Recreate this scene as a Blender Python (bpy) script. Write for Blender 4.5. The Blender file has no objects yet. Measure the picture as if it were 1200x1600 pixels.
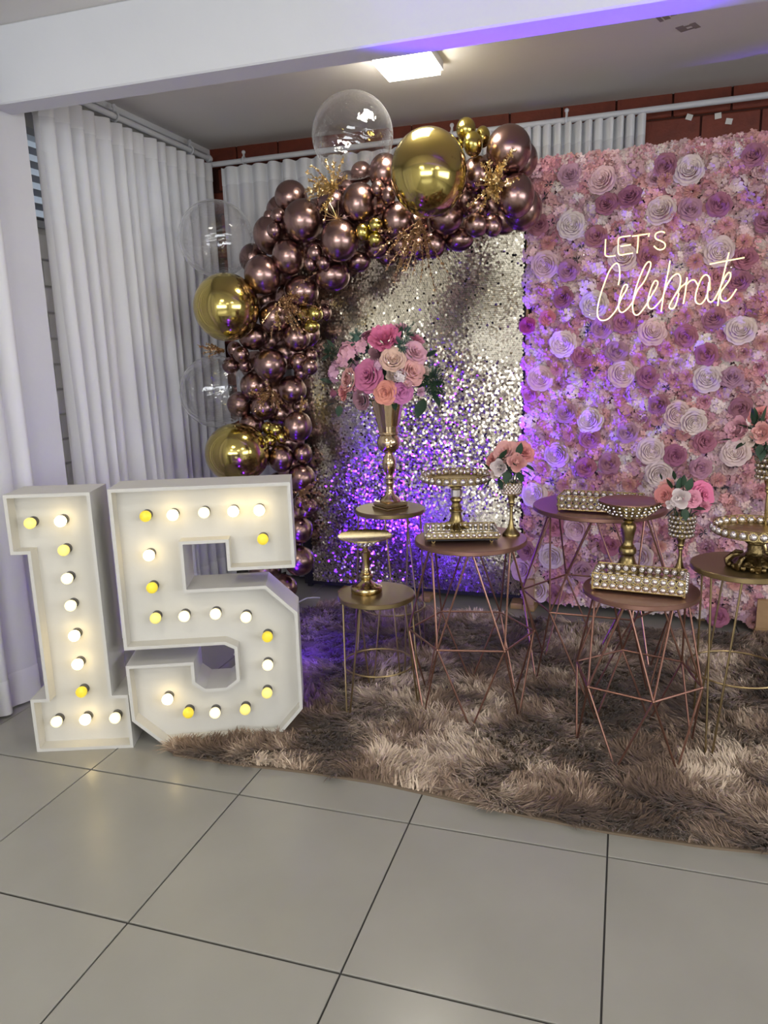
import bpy, math, random
import numpy as np
from mathutils import Vector, Matrix

# ------------------------------------------------------------------ camera, world, light
SC = bpy.context.scene
COL = SC.collection
CAM_H = 1.55
FOCAL_PX = 1170.0                       # for a 1200 x 1600 frame
PITCH, ROLL, YAW = 0.2095, -0.02727, -0.31203

def cam_basis():
    cp, sp = math.cos(PITCH), math.sin(PITCH)
    fw = Vector((math.sin(YAW) * cp, math.cos(YAW) * cp, -sp))
    r = Vector((math.cos(YAW), -math.sin(YAW), 0))
    u = r.cross(fw)
    return (math.cos(ROLL) * r + math.sin(ROLL) * u, -math.sin(ROLL) * r + math.cos(ROLL) * u, fw)

CR, CU, CF = cam_basis()
cam_data = bpy.data.cameras.new('camera')
cam_data.sensor_fit = 'VERTICAL'
cam_data.sensor_height = 24.0
cam_data.sensor_width = 18.0
cam_data.lens = FOCAL_PX / 1600.0 * 24.0
cam_data.clip_start = 0.02
cam = bpy.data.objects.new('camera', cam_data)
COL.objects.link(cam)
cam.matrix_world = Matrix(((CR.x, CU.x, -CF.x, 0), (CR.y, CU.y, -CF.y, 0), (CR.z, CU.z, -CF.z, CAM_H), (0, 0, 0, 1)))
SC.camera = cam

SC.view_settings.view_transform = 'Standard'
SC.view_settings.look = 'None'
SC.view_settings.gamma = 1.0
SC.view_settings.use_curve_mapping = False
SC.view_settings.exposure = -0.06

try:
    SC.cycles.max_bounces = 5; SC.cycles.diffuse_bounces = 3; SC.cycles.glossy_bounces = 3; SC.cycles.transparent_max_bounces = 8
except AttributeError:
    pass

world = bpy.data.worlds.new('daylight')
SC.world = world
world.use_nodes = True
bg = world.node_tree.nodes['Background']
bg.inputs['Color'].default_value = (0.80, 0.88, 1.0, 1)
bg.inputs['Strength'].default_value = 2.0

def area_light(name, loc, direction, sx, sy, power, color):
    d = bpy.data.lights.new(name, 'AREA')
    d.shape = 'RECTANGLE'; d.size = sx; d.size_y = sy; d.energy = power; d.color = color
    o = bpy.data.objects.new(name, d); COL.objects.link(o)
    o.location = loc
    o.rotation_euler = Vector(direction).to_track_quat('-Z', 'Y').to_euler()
    return o
# daylight entering by the window bands of the hall behind the photographer and to the right
area_light('daylight_rear_window', (0.2, -5.85, 1.75), (0, 1, -0.05), 5.6, 1.3, 200, (0.94, 0.97, 1.0))
area_light('daylight_side_window', (4.45, 0.2, 1.75), (-1, 0.1, -0.05), 4.4, 1.3, 90, (0.97, 0.98, 1.0))

def ray(x, y):
    return CF + (x - 600) / FOCAL_PX * CR - (y - 800) / FOCAL_PX * CU
def at(x, y, Y):                         # point of the photo lying in the upright plane at depth Y
    d = ray(x, y); t = Y / d.y
    return Vector((d.x * t, Y, CAM_H + d.z * t))
def flat(x, y, z=0.0):                   # point of the photo lying at height z
    d = ray(x, y); t = (z - CAM_H) / d.z
    return Vector((d.x * t, d.y * t, z))
def px_size(P):                          # metres per photo pixel at P
    return (Vector(P) - Vector((0, 0, CAM_H))).dot(CF) / FOCAL_PX

# ------------------------------------------------------------------ mesh helpers
class MB:
    def __init__(self):
        self.v = []; self.f = []; self.m = []; self.c = []
    def add(self, vs, fs, mi=0):
        o = len(self.v)
        self.v.extend([tuple(p) for p in vs])
        self.f.extend([tuple(i + o for i in f) for f in fs])
        self.m.extend([mi] * len(fs))
    def box(self, lo, hi, mi=0, bevel=0.0):
        (x0, y0, z0), (x1, y1, z1) = lo, hi
        if bevel <= 0:
            vs = [(x0, y0, z0), (x1, y0, z0), (x1, y1, z0), (x0, y1, z0), (x0, y0, z1), (x1, y0, z1), (x1, y1, z1), (x0, y1, z1)]
            self.add(vs, [(0, 3, 2, 1), (4, 5, 6, 7), (0, 1, 5, 4), (1, 2, 6, 5), (2, 3, 7, 6), (3, 0, 4, 7)], mi)
            return
        b = bevel
        rings = []
        for z, k in ((z0, b), (z0 + b, 0), (z1 - b, 0), (z1, b)):
            rings.append([(x0 + k, y0 + b if k == 0 else y0 + k, z), (x1 - k, y0 + (b if k == 0 else k), z), (x1 - k, y1 - (b if k == 0 else k), z), (x0 + k, y1 - (b if k == 0 else k), z)])
        rings = []
        for z, k in ((z0, b), (z0 + b, 0), (z1 - b, 0), (z1, b)):
            rings.append([(x0 + k, y0 + k, z), (x1 - k, y0 + k, z), (x1 - k, y1 - k, z), (x0 + k, y1 - k, z)])
        vs = [p for r in rings for p in r]
        fs = [(3, 2, 1, 0), (12, 13, 14, 15)]
        for k in range(3):
            for i in range(4):
                j = (i + 1) % 4
                fs.append((k * 4 + i, k * 4 + j, k * 4 + 4 + j, k * 4 + 4 + i))
        self.add(vs, fs, mi)
    def lathe(self, prof, n=24, c=(0, 0, 0), mi=0, axis=None, cap=True, flute=None):
        M = Matrix.Identity(3)
        if axis is not None:
            M = Vector(axis).to_track_quat('Z', 'Y').to_matrix()
        vs = []; fs = []
        for k, (r, z) in enumerate(prof):
            for i in range(n):
                a = 2 * math.pi * i / n
                rr = r * (flute(a, z) if flute else 1)
                p = M @ Vector((rr * math.cos(a), rr * math.sin(a), z)) + Vector(c)
                vs.append(p)
        for k in range(len(prof) - 1):
            for i in range(n):
                j = (i + 1) % n
                fs.append((k * n + i, k * n + j, (k + 1) * n + j, (k + 1) * n + i))
        if cap:
            fs.append(tuple(reversed(range(n))))
            fs.append(tuple((len(prof) - 1) * n + i for i in range(n)))
        self.add(vs, fs, mi)
    def tube(self, pts, r, n=6, mi=0, closed=False, radii=None):
        pts = [Vector(p) for p in pts]
        N = len(pts); vs = []; fs = []
        up = None
        for k, p in enumerate(pts):
            if closed: t = pts[(k + 1) % N] - pts[k - 1]
            else: t = pts[min(k + 1, N - 1)] - pts[max(k - 1, 0)]
            t = t.normalized() if t.length > 1e-9 else Vector((0, 0, 1))
            if up is None:
                up = Vector((0, 0, 1)) if abs(t.z) < .9 else Vector((1, 0, 0))
            s = t.cross(up)
            if s.length < 1e-6: s = t.cross(Vector((0, 1, 0.3)))
            s.normalize(); w = s.cross(t).normalized(); up = w
            rr = radii[k] if radii else r
            for i in range(n):
                a = 2 * math.pi * i / n
                vs.append(p + rr * (math.cos(a) * s + math.sin(a) * w))
        K = N if closed else N - 1
        for k in range(K):
            q = (k + 1) % N
            for i in range(n):
                j = (i + 1) % n
                fs.append((k * n + i, q * n + i, q * n + j, k * n + j))
        if not closed:
            fs.append(tuple(range(n))); fs.append(tuple(reversed([(N - 1) * n + i for i in range(n)])))
        self.add(vs, fs, mi)
    def ring(self, c, R, r, normal=(0, 0, 1), n=24, m=6, mi=0):
        M = Vector(normal).to_track_quat('Z', 'Y').to_matrix()
        self.tube([Vector(c) + M @ Vector((R * math.cos(2 * math.pi * i / n), R * math.sin(2 * math.pi * i / n), 0)) for i in range(n)], r, m, mi, closed=True)
    def ball(self, c, r, n=8, m=5, mi=0):
        prof = [(r * math.sin(math.pi * k / m), -r * math.cos(math.pi * k / m)) for k in range(m + 1)]
        prof[0] = (r * .02, -r); prof[-1] = (r * .02, r)
        self.lathe(prof, n, c, mi)
    def build(self, name, mats, parent=None, loc=None, smooth=True, sharp=None, colors=None):
        me = bpy.data.meshes.new(name)
        me.from_pydata(self.v, [], self.f)
        if not isinstance(mats, (list, tuple)): mats = [mats]
        for m in mats: me.materials.append(m)
        if len(mats) > 1: me.polygons.foreach_set('material_index', self.m)
        me.update()
        return link(name, me, parent, loc, smooth, sharp)

def link(name, me, parent=None, loc=None, smooth=True, sharp=0.7):
    if smooth:
        me.polygons.foreach_set('use_smooth', [True] * len(me.polygons))
        try: me.set_sharp_from_angle(angle=sharp if sharp else 0.7)
        except Exception: pass
    else:
        me.polygons.foreach_set('use_smooth', [False] * len(me.polygons))
    o = bpy.data.objects.new(name, me)
    COL.objects.link(o)
    if parent is not None: o.parent = parent
    if loc is not None: o.location = loc
    return o

def inst(src, parent=None, loc=(0, 0, 0), rot=None, scale=None, name=None):
    o = src.copy(); COL.objects.link(o); o.parent = parent; o.location = loc
    if name: o.name = name
    if rot is not None:
        o.rotation_mode = 'QUATERNION' if not hasattr(rot, 'order') else rot.order
        if hasattr(rot, 'order'): o.rotation_euler = rot
        else: o.rotation_quaternion = rot
    if scale is not None: o.scale = (scale,) * 3 if not hasattr(scale, '__len__') else scale
    return o

def tag(o, label=None, cat=None, group=None, kind=None):
    if label: o['label'] = label
    if cat: o['category'] = cat
    if group: o['group'] = group
    if kind: o['kind'] = kind
    return o

def thing(name, label, cat, loc=(0, 0, 0), rotz=0.0, group=None):
    o = bpy.data.objects.new(name, None); COL.objects.link(o)
    o.empty_display_size = 0.05
    o.location = loc; o.rotation_euler = (0, 0, rotz)
    return tag(o, label, cat, group)

def struct(o, label=None, cat=None):
    return tag(o, label, cat, None, 'structure')

# ------------------------------------------------------------------ materials
def mat(name, color, rough=0.5, metal=0.0, noise=None, bump=None, emis=None, alpha=None, spec=None, coat=0.0, trans=0.0, ior=None, sheen=0.0, source=None, translucent=0.0):
    """noise = (scale, second colour, contrast); bump = (scale, strength); emis = (colour, strength); source = 'object' or attribute name"""
    m = bpy.data.materials.new(name); m.use_nodes = True
    nt = m.node_tree; N = nt.nodes; L = nt.links
    b = N['Principled BSDF']
    b.inputs['Roughness'].default_value = rough
    b.inputs['Metallic'].default_value = metal
    b.inputs['Coat Weight'].default_value = coat
    b.inputs['Transmission Weight'].default_value = trans
    if ior: b.inputs['IOR'].default_value = ior
    if spec is not None: b.inputs['Specular IOR Level'].default_value = spec
    if sheen: b.inputs['Sheen Weight'].default_value = sheen
    col = None
    if source == 'object':
        oi = N.new('ShaderNodeObjectInfo'); col = oi.outputs['Color']
    elif source:
        an = N.new('ShaderNodeAttribute'); an.attribute_name = source; col = an.outputs['Color']
    tc = None
    if noise or bump:
        tc = N.new('ShaderNodeTexCoord')
    if noise:
        nz = N.new('ShaderNodeTexNoise'); nz.inputs['Scale'].default_value = noise[0]; nz.inputs['Detail'].default_value = 5
        L.new(tc.outputs['Object'], nz.inputs['Vector'])
        rp = N.new('ShaderNodeMapRange')
        k = noise[2] if len(noise) > 2 else 0.25
        rp.inputs['From Min'].default_value = 0.5 - k; rp.inputs['From Max'].default_value = 0.5 + k
        L.new(nz.outputs['Fac'], rp.inputs['Value'])
        mx = N.new('ShaderNodeMix'); mx.data_type = 'RGBA'
        L.new(rp.outputs['Result'], mx.inputs['Factor'])
        if col is not None:
            mx.blend_type = 'MULTIPLY'
            L.new(col, mx.inputs['A']); mx.inputs['B'].default_value = (*noise[1], 1)
        else:
            mx.inputs['A'].default_value = (*color, 1); mx.inputs['B'].default_value = (*noise[1], 1)
        col = mx.outputs['Result']
    if col is not None: L.new(col, b.inputs['Base Color'])
    else: b.inputs['Base Color'].default_value = (*color, 1)
    if bump:
        bz = N.new('ShaderNodeTexNoise'); bz.inputs['Scale'].default_value = bump[0]; bz.inputs['Detail'].default_value = 4
        L.new(tc.outputs['Object'], bz.inputs['Vector'])
        bp = N.new('ShaderNodeBump'); bp.inputs['Strength'].default_value = bump[1]; bp.inputs['Distance'].default_value = 0.01
        L.new(bz.outputs['Fac'], bp.inputs['Height']); L.new(bp.outputs['Normal'], b.inputs['Normal'])
    if emis:
        b.inputs['Emission Color'].default_value = (*emis[0], 1); b.inputs['Emission Strength'].default_value = emis[1]
    if alpha is not None: b.inputs['Alpha'].default_value = alpha
    if translucent > 0:
        tr = N.new('ShaderNodeBsdfTranslucent')
        if col is not None: L.new(col, tr.inputs['Color'])
        else: tr.inputs['Color'].default_value = (*color, 1)
        ms = N.new('ShaderNodeMixShader'); ms.inputs[0].default_value = translucent
        L.new(b.outputs[0], ms.inputs[1]); L.new(tr.outputs[0], ms.inputs[2])
        L.new(ms.outputs[0], N['Material Output'].inputs['Surface'])
    return m

def sheer_mat(name, color, see_through, translucent):
    m = mat(name, color, rough=0.9, bump=(900, 0.10), translucent=translucent)
    nt = m.node_tree; N = nt.nodes; L = nt.links
    out = N['Material Output']; src = out.inputs['Surface'].links[0].from_socket
    tp = N.new('ShaderNodeBsdfTransparent'); ms = N.new('ShaderNodeMixShader'); ms.inputs[0].default_value = see_through
    L.new(src, ms.inputs[1]); L.new(tp.outputs[0], ms.inputs[2]); L.new(ms.outputs[0], out.inputs['Surface'])
    return m

def film_mat(name):
    """clear stretched plastic of the bubble balloons: see-through with a mirror sheen at grazing angles"""
    m = bpy.data.materials.new(name); m.use_nodes = True
    nt = m.node_tree; N = nt.nodes; L = nt.links
    N.remove(N['Principled BSDF'])
    tp = N.new('ShaderNodeBsdfTransparent'); tp.inputs['Color'].default_value = (0.985, 0.985, 0.99, 1)
    gl = N.new('ShaderNodeBsdfGlossy'); gl.inputs['Roughness'].default_value = 0.03; gl.inputs['Color'].default_value = (1, 1, 1, 1)
    lw = N.new('ShaderNodeLayerWeight'); lw.inputs['Blend'].default_value = 0.5
    pw = N.new('ShaderNodeMath'); pw.operation = 'POWER'; pw.inputs[1].default_value = 2.0
    ad = N.new('ShaderNodeMath'); ad.operation = 'MULTIPLY_ADD'; ad.inputs[1].default_value = 0.8; ad.inputs[2].default_value = 0.08
    L.new(lw.outputs['Facing'], pw.inputs[0]); L.new(pw.outputs[0], ad.inputs[0])
    tc = N.new('ShaderNodeTexCoord'); wv = N.new('ShaderNodeTexWave'); wv.wave_type = 'RINGS'; wv.rings_direction = 'Z'
    wv.inputs['Scale'].default_value = 4.0; wv.inputs['Distortion'].default_value = 3.0; wv.inputs['Detail'].default_value = 2
    bp = N.new('ShaderNodeBump'); bp.inputs['Strength'].default_value = 0.12; bp.inputs['Distance'].default_value = 0.05
    L.new(tc.outputs['Object'], wv.inputs['Vector']); L.new(wv.outputs['Fac'], bp.inputs['Height'])
    L.new(bp.outputs['Normal'], gl.inputs['Normal']); pass
    ms = N.new('ShaderNodeMixShader')
    L.new(ad.outputs[0], ms.inputs[0]); L.new(tp.outputs[0], ms.inputs[1]); L.new(gl.outputs[0], ms.inputs[2])
    # faint milky haze where the film is seen edge-on
    p5 = N.new('ShaderNodeMath'); p5.operation = 'POWER'; p5.inputs[1].default_value = 5.0; L.new(lw.outputs['Facing'], p5.inputs[0])
    p6 = N.new('ShaderNodeMath'); p6.operation = 'MULTIPLY'; p6.inputs[1].default_value = 0.55; L.new(p5.outputs[0], p6.inputs[0])
    df = N.new('ShaderNodeBsdfDiffuse'); df.inputs['Color'].default_value = (0.85, 0.85, 0.88, 1)
    m2 = N.new('ShaderNodeMixShader'); L.new(p6.outputs[0], m2.inputs[0]); L.new(ms.outputs[0], m2.inputs[1]); L.new(df.outputs[0], m2.inputs[2])
    L.new(m2.outputs[0], N['Material Output'].inputs['Surface'])
    return m

M = {}
M['tile'] = mat('grey_porcelain', (0.335, 0.325, 0.29), 0.26, noise=(2.2, (0.285, 0.275, 0.245), 0.25), bump=(60, 0.02), spec=0.45)
M['grout'] = mat('dark_grout', (0.06, 0.058, 0.055), 0.9)
M['ceil'] = mat('ceiling_paint', (0.80, 0.775, 0.745), 0.9, noise=(1.3, (0.75, 0.725, 0.695), 0.3), bump=(40, 0.05))
M['white'] = mat('white_paint', (0.78, 0.79, 0.82), 0.75, noise=(3.0, (0.73, 0.74, 0.77), 0.3), bump=(25, 0.10))
M['wall'] = mat('hall_paint', (0.62, 0.60, 0.58), 0.85, noise=(2.0, (0.58, 0.56, 0.54), 0.3))
M['brick'] = mat('red_brown_brick', (0.235, 0.046, 0.021), 0.6, noise=(14, (0.165, 0.034, 0.017), 0.2), bump=(60, 0.3))
M['mortar'] = mat('brick_joint', (0.075, 0.022, 0.013), 0.9)
M['wbrick'] = mat('white_painted_brick', (0.70, 0.69, 0.66), 0.7, noise=(9, (0.64, 0.63, 0.60), 0.25), bump=(40, 0.25))
M['wmortar'] = mat('white_joint', (0.52, 0.51, 0.48), 0.9)
M['sheer'] = sheer_mat('white_voile', (0.90, 0.90, 0.915), 0.13, 0.14)
M['voile_hem'] = sheer_mat('doubled_white_voile', (0.90, 0.90, 0.91), 0.0, 0.2)
M['rod'] = mat('white_enamel_rod', (0.72, 0.73, 0.76), 0.35)
M['alu'] = mat('window_aluminium', (0.42, 0.43, 0.45), 0.4, metal=0.7)
M['dark'] = mat('dark_void', (0.02, 0.02, 0.022), 0.6)
M['glass'] = mat('window_glass', (0.55, 0.62, 0.70), 0.1, emis=((0.75, 0.86, 1.0), 0.30))
M['diff'] = mat('led_diffuser', (0.9, 0.9, 0.88), 0.5, emis=((1.0, 0.945, 0.83), 22.0))
M['diff_stage'] = mat('led_diffuser_stage', (0.9, 0.9, 0.88), 0.5, emis=((1.0, 0.94, 0.82), 42.0))
M['lampframe'] = mat('lamp_housing', (0.75, 0.75, 0.74), 0.4)
M['tape'] = mat('tape_residue', (0.30, 0.26, 0.24), 0.7)
M['paper'] = mat('white_paper', (0.80, 0.78, 0.72), 0.8)
M['cable'] = mat('white_cable', (0.75, 0.75, 0.76), 0.45)
M['rosegold'] = mat('rose_gold_chrome_latex', (0.36, 0.228, 0.205), 0.25, metal=1.0)
M['chromegold'] = mat('gold_chrome_foil', (0.60, 0.485, 0.16), 0.13, metal=1.0, bump=(3, 0.03))
M['goldlatex'] = mat('olive_gold_chrome_latex', (0.56, 0.46, 0.13), 0.20, metal=1.0)
M['film'] = film_mat('clear_balloon_film')
M['goldleaf'] = mat('metallic_gold_leaf', (0.80, 0.62, 0.33), 0.30, metal=1.0)
M['bronzeleaf'] = mat('bronze_gold_leaf', (0.60, 0.41, 0.23), 0.32, metal=1.0)
M['sequin'] = mat('champagne_sequin', (0.68, 0.62, 0.50), 0.18, metal=1.0)
M['blackcloth'] = mat('black_backing', (0.010, 0.009, 0.011), 0.8)
M['goldtrim'] = mat('gold_braid', (0.50, 0.36, 0.12), 0.3, metal=1.0, bump=(250, 0.6))
M['wood'] = mat('pine_foot', (0.42, 0.26, 0.12), 0.6, noise=(20, (0.34, 0.20, 0.09), 0.2))
M['petal'] = mat('silk_petal', (1, 1, 1), 0.75, source='object', noise=(30, (0.90, 0.86, 0.88), 0.25), translucent=0.08)
M['petalmass'] = mat('silk_petal_filler', (1, 1, 1), 0.75, source='tint', translucent=0.08)
M['leafgreen'] = mat('silk_leaf', (0.030, 0.070, 0.035), 0.5, noise=(25, (0.018, 0.045, 0.024), 0.2), translucent=0.10)
M['eucal'] = mat('eucalyptus_leaf', (0.07, 0.14, 0.105), 0.55)
M['neon'] = mat('neon_tube', (1, 0.95, 0.6), 0.3, emis=((1.0, 0.80, 0.22), 1.2))
M['mdf'] = mat('white_painted_board', (0.62, 0.605, 0.565), 0.55, noise=(6, (0.58, 0.565, 0.525), 0.3), bump=(120, 0.03))
M['socket'] = mat('bulb_socket', (0.10, 0.095, 0.09), 0.5)
M['bulb_white'] = mat('bulb_bright_white', (0.9, 0.9, 0.85), 0.4, emis=((1.0, 0.75, 0.30), 8.0))
M['bulb_cream'] = mat('bulb_cream', (0.9, 0.88, 0.75), 0.4, emis=((1.0, 0.80, 0.38), 1.25))
M['bulb_yellow'] = mat('bulb_yellow', (0.75, 0.60, 0.05), 0.4, emis=((1.0, 0.74, 0.05), 0.42))
M['bulb_pale'] = mat('bulb_pale_yellow', (0.85, 0.75, 0.25), 0.4, emis=((1.0, 0.80, 0.18), 0.55))
M['rosecopper'] = mat('copper_rose_metal', (0.33, 0.18, 0.135), 0.36, metal=0.85, noise=(8, (0.28, 0.148, 0.112), 0.3))
M['rosewire'] = mat('copper_rose_wire', (0.29, 0.15, 0.11), 0.33, metal=0.85)
M['brasstop'] = mat('antique_brass_top', (0.29, 0.215, 0.105), 0.34, metal=0.85, noise=(8, (0.25, 0.182, 0.085), 0.3))
M['brasswire'] = mat('brass_wire', (0.32, 0.24, 0.12), 0.33, metal=0.9)
M['brass'] = mat('polished_brass', (0.55, 0.43, 0.20), 0.17, metal=1.0)
M['brassold'] = mat('aged_brass', (0.44, 0.34, 0.15), 0.32, metal=1.0, noise=(35, (0.27, 0.20, 0.09), 0.2), bump=(40, 0.2))
M['bronze'] = mat('dark_carved_bronze', (0.30, 0.22, 0.10), 0.35, metal=1.0, noise=(40, (0.12, 0.085, 0.04), 0.15), bump=(60, 0.6))
M['goldvase'] = mat('mirror_gold_vase', (0.68, 0.52, 0.33), 0.12, metal=1.0)
M['crystal'] = mat('cut_crystal', (0.70, 0.64, 0.63), 0.20, metal=0.85)
M['mirror'] = mat('tray_mirror', (0.80, 0.80, 0.82), 0.03, metal=1.0)
M['pile'] = mat('shag_pile', (1, 1, 1), 0.8, source='tint', sheen=0.2)
M['backing'] = mat('rug_backing', (0.17, 0.125, 0.085), 0.95)
M['parblack'] = mat('black_lamp_can', (0.015, 0.015, 0.016), 0.4)
M['uv'] = mat('violet_led_lens', (0.2, 0.05, 0.9), 0.3, emis=((0.10, 0.012, 1.0), 25.0))
M['mesh'] = mat('mauve_backing_mesh', (0.13, 0.055, 0.075), 0.9)
# ------------------------------------------------------------------ the setting
XL, YB, ZC = -2.80, 4.90, 2.93
XR, YF = 4.60, -6.0
random.seed(4)

# floor: grouted bed with single tiles
m = MB(); m.box((XL - .2, YF - .2, -0.10), (XR + .2, YB + .2, -0.006))
floor = struct(m.build('floor', M['grout'], smooth=False), 'grey floor of large square porcelain tiles', 'floor')
m = MB(); TX, TY = 0.640, 0.648
m.box((-TX / 2 + .0026, -TY / 2 + .0038, -0.006), (TX / 2 - .0026, TY / 2 - .0038, 0.0), bevel=0.001)
tile0 = None
for i in range(-5, 7):
    for j in range(-11, 5):
        x = 0.003 + TX * (i + .5); y = 2.155 + TY * (j - .5)
        if tile0 is None:
            tile0 = m.build('tile', M['tile'], floor, (x, y, 0), smooth=False)
        else:
            inst(tile0, floor, (x, y, 0))

# ceiling
m = MB(); m.box((XL - .2, YF - .2, ZC), (XR + .2, YB + .2, ZC + .12))
struct(m.build('ceiling', M['ceil'], smooth=False), 'pale plastered ceiling above the party corner', 'ceiling')

# back wall with single bricks
m = MB(); m.box((XL - .2, YB, 0), (XR + .2, YB + .15, ZC))
wb = struct(m.build('wall_back', M['mortar'], smooth=False), 'dark red brown brick wall behind the backdrop', 'wall')
BW, BH = 0.305, 0.146
m = MB(); m.box((-BW / 2 + .006, -.014, -BH / 2 + .005), (BW / 2 - .006, 0.0, BH / 2 - .005), bevel=0.005)
b0 = None
for r in range(20):
    z = ZC - BH * (r + .5) + .02
    for k in range(15):
        x = XL + BW * (k + (.5 if r % 2 else 0.0)) + .10
        if x > 1.65: continue
        if b0 is None: b0 = m.build('brick', M['brick'], wb, (x, YB, z), smooth=False)
        else: inst(b0, wb, (x, YB + random.uniform(-.002, .001), z))

# left wall, white painted bricks under and beside the louvred window
m = MB()
WY0, WY1, WZ0, WZ1 = 3.12, 4.72, 2.20, 2.66
m.box((XL - .15, YF, 0), (XL, YB, WZ0)); m.box((XL - .15, YF, WZ1), (XL, YB, ZC))
m.box((XL - .15, YF, WZ0), (XL, WY0, WZ1)); m.box((XL - .15, WY1, WZ0), (XL, YB, WZ1))
wl = struct(m.build('wall_left', M['wmortar'], smooth=False), 'white painted brick wall behind the side curtain', 'wall')
LB, LH = 0.29, 0.128
m = MB(); m.box((0.0, -LB / 2 + .006, -LH / 2 + .005), (.012, LB / 2 - .006, LH / 2 - .005), bevel=0.004)
b1 = None
for r in range(17):
    z = LH * (r + .5)
    for k in range(7):
        y = 2.92 + LB * (k + (.5 if r % 2 else 0.0))
        if y > 4.72: continue
        if b1 is None: b1 = m.build('brick', M['wbrick'], wl, (XL, y, z), smooth=False)
        else: inst(b1, wl, (XL, y, z))

# window_1: aluminium louvres high in the left wall
win = thing('window_1', 'aluminium louvre window high in the left wall behind the voile', 'window', (XL, (WY0 + WY1) / 2, WZ0)); struct(win)
hw = (WY1 - WY0) / 2; hh = WZ1 - WZ0
m = MB()
for y0, y1 in ((-hw, -hw + .04), (hw - .04, hw), (-.02, .02)): m.box((-.06, y0, 0), (.012, y1, hh))
m.box((-.06, -hw, 0), (.012, hw, .035)); m.box((-.06, -hw, hh - .035), (.012, hw, hh))
m.build('window_frame', M['alu'], win, smooth=False)
m = MB(); m.box((-.035, -hw + .04, -.003), (.0, hw - .04, .003)); sl = None
for k in range(6):
    zz = .06 + k * .065
    if sl is None:
        sl = m.build('louvre', M['alu'], win, (-.03, 0, zz), smooth=False); sl.rotation_euler = (0, math.radians(-40), 0)
    else:
        inst(sl, win, (-.03, 0, zz), sl.rotation_euler)
m = MB(); m.box((-.10, -hw, 0), (-.095, hw, hh)); m.build('pane', M['glass'], win, smooth=False)

# right and rear hall walls, out of the photo: they hold the window bands that light the hall
def banded_wall(name, label, lo, hi, axis, w0, w1, z0, z1):
    m = MB()
    if axis == 'x':
        m.box((lo[0], lo[1], 0), (hi[0], hi[1], z0)); m.box((lo[0], lo[1], z1), (hi[0], hi[1], ZC))
        m.box((lo[0], lo[1], z0), (w0, hi[1], z1)); m.box((w1, lo[1], z0), (hi[0], hi[1], z1))
    else:
        m.box((lo[0], lo[1], 0), (hi[0], hi[1], z0)); m.box((lo[0], lo[1], z1), (hi[0], hi[1], ZC))
        m.box((lo[0], lo[1], z0), (hi[0], w0, z1)); m.box((lo[0], w1, z0), (hi[0], hi[1], z1))
    return struct(m.build(name, M['wall'], smooth=False), label, 'wall')
banded_wall('wall_rear', 'plain hall wall with a window band behind the photographer', (XL - .2, YF - .15), (XR + .2, YF), 'x', -2.6, 3.0, 1.1, 2.4)
banded_wall('wall_right', 'plain hall wall with a window band on the right', (XR, YF), (XR + .15, YB), 'y', -2.0, 2.4, 1.1, 2.4)
def window_bars(name, label, c, length, axis):
    t = thing(name, label, 'window', c); struct(t)
    m = MB(); h = length / 2
    def bar(a0, a1, z0, z1):
        if axis == 'x': m.box((a0, -.03, z0), (a1, .03, z1))
        else: m.box((-.03, a0, z0), (.03, a1, z1))
    bar(-h, h, 0, .05); bar(-h, h, 1.25, 1.3); bar(-h, h, .85, .89)
    n = 6
    for k in range(n + 1): bar(-h + (length - .05) * k / n, -h + (length - .05) * k / n + .05, 0, 1.3)
    m.build('window_frame', M['alu'], t, smooth=False)
window_bars('window_2', 'long barred window band in the rear hall wall', (0.2, YF - .07, 1.1), 5.6, 'x')
window_bars('window_3', 'long barred window band in the right hall wall', (XR + .07, 0.2, 1.1), 4.4, 'y')

# beam and pillar
m = MB(); m.box((XL, 2.84, 2.63), (XR, 2.975, ZC), bevel=0.006)
struct(m.build('trim_1', M['white'], smooth=False), 'wide white painted beam crossing under the ceiling', 'beam')
m = MB(); m.box((XL, 2.64, 0), (-2.65, 3.05, ZC), bevel=0.006)
struct(m.build('trim_2', M['white'], smooth=False), 'white painted pillar under the left end of the beam', 'pillar')
# cornice along the left wall over the rod
m = MB(); m.box((XL, 3.0, ZC - .035), (XL + .05, YB, ZC), bevel=0.004)
struct(m.build('trim_3', M['white'], smooth=False), 'slim white cornice along the left wall', 'cornice')
# vertical white conduit in the corner
m = MB(); m.tube([(XL + .05, YB - .05, 0), (XL + .05, YB - .05, 2.72)], .018, 10)
m.box((XL + .025, YB - .03, 1.2), (XL + .075, YB, 1.24)); m.box((XL + .025, YB - .03, 2.3), (XL + .075, YB, 2.34))
struct(m.build('trim_4', M['rod']), 'thin white pipe running down the brick corner', 'pipe')

# ceiling lamps: one above the backdrop, others over the hall behind the photographer
def ceiling_lamp(x, y, label, s=.285, glow='diff_stage'):
    t = thing('ceiling_light', label, 'lamp', (x, y, ZC - .04))
    m = MB(); h = s / 2; w = .012
    m.box((-h, -h, 0), (h, -h + w, .04)); m.box((-h, h - w, 0), (h, h, .04)); m.box((-h, -h + w, 0), (-h + w, h - w, .04)); m.box((h - w, -h + w, 0), (h, h - w, .04))
    m.build('housing', M['lampframe'], t, smooth=False)
    m = MB(); m.box((-h + w, -h + w, -.022), (h - w, h - w, .03)); m.build('diffuser', M[glow], t, smooth=False)
ceiling_lamp(-1.045, 3.79, 'square white surface-mounted LED lamp lit on the ceiling above the clear balloon')
for x, y, w in ((-1.3, 0.6, 'above the photographer, on the left'), (1.6, 0.6, 'above the photographer, on the right'), (-1.3, -2.0, 'behind the photographer, on the left'), (1.6, -2.0, 'behind the photographer, on the right')):
    ceiling_lamp(x, y, 'square LED lamp on the hall ceiling ' + w, .55, 'diff')
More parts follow.
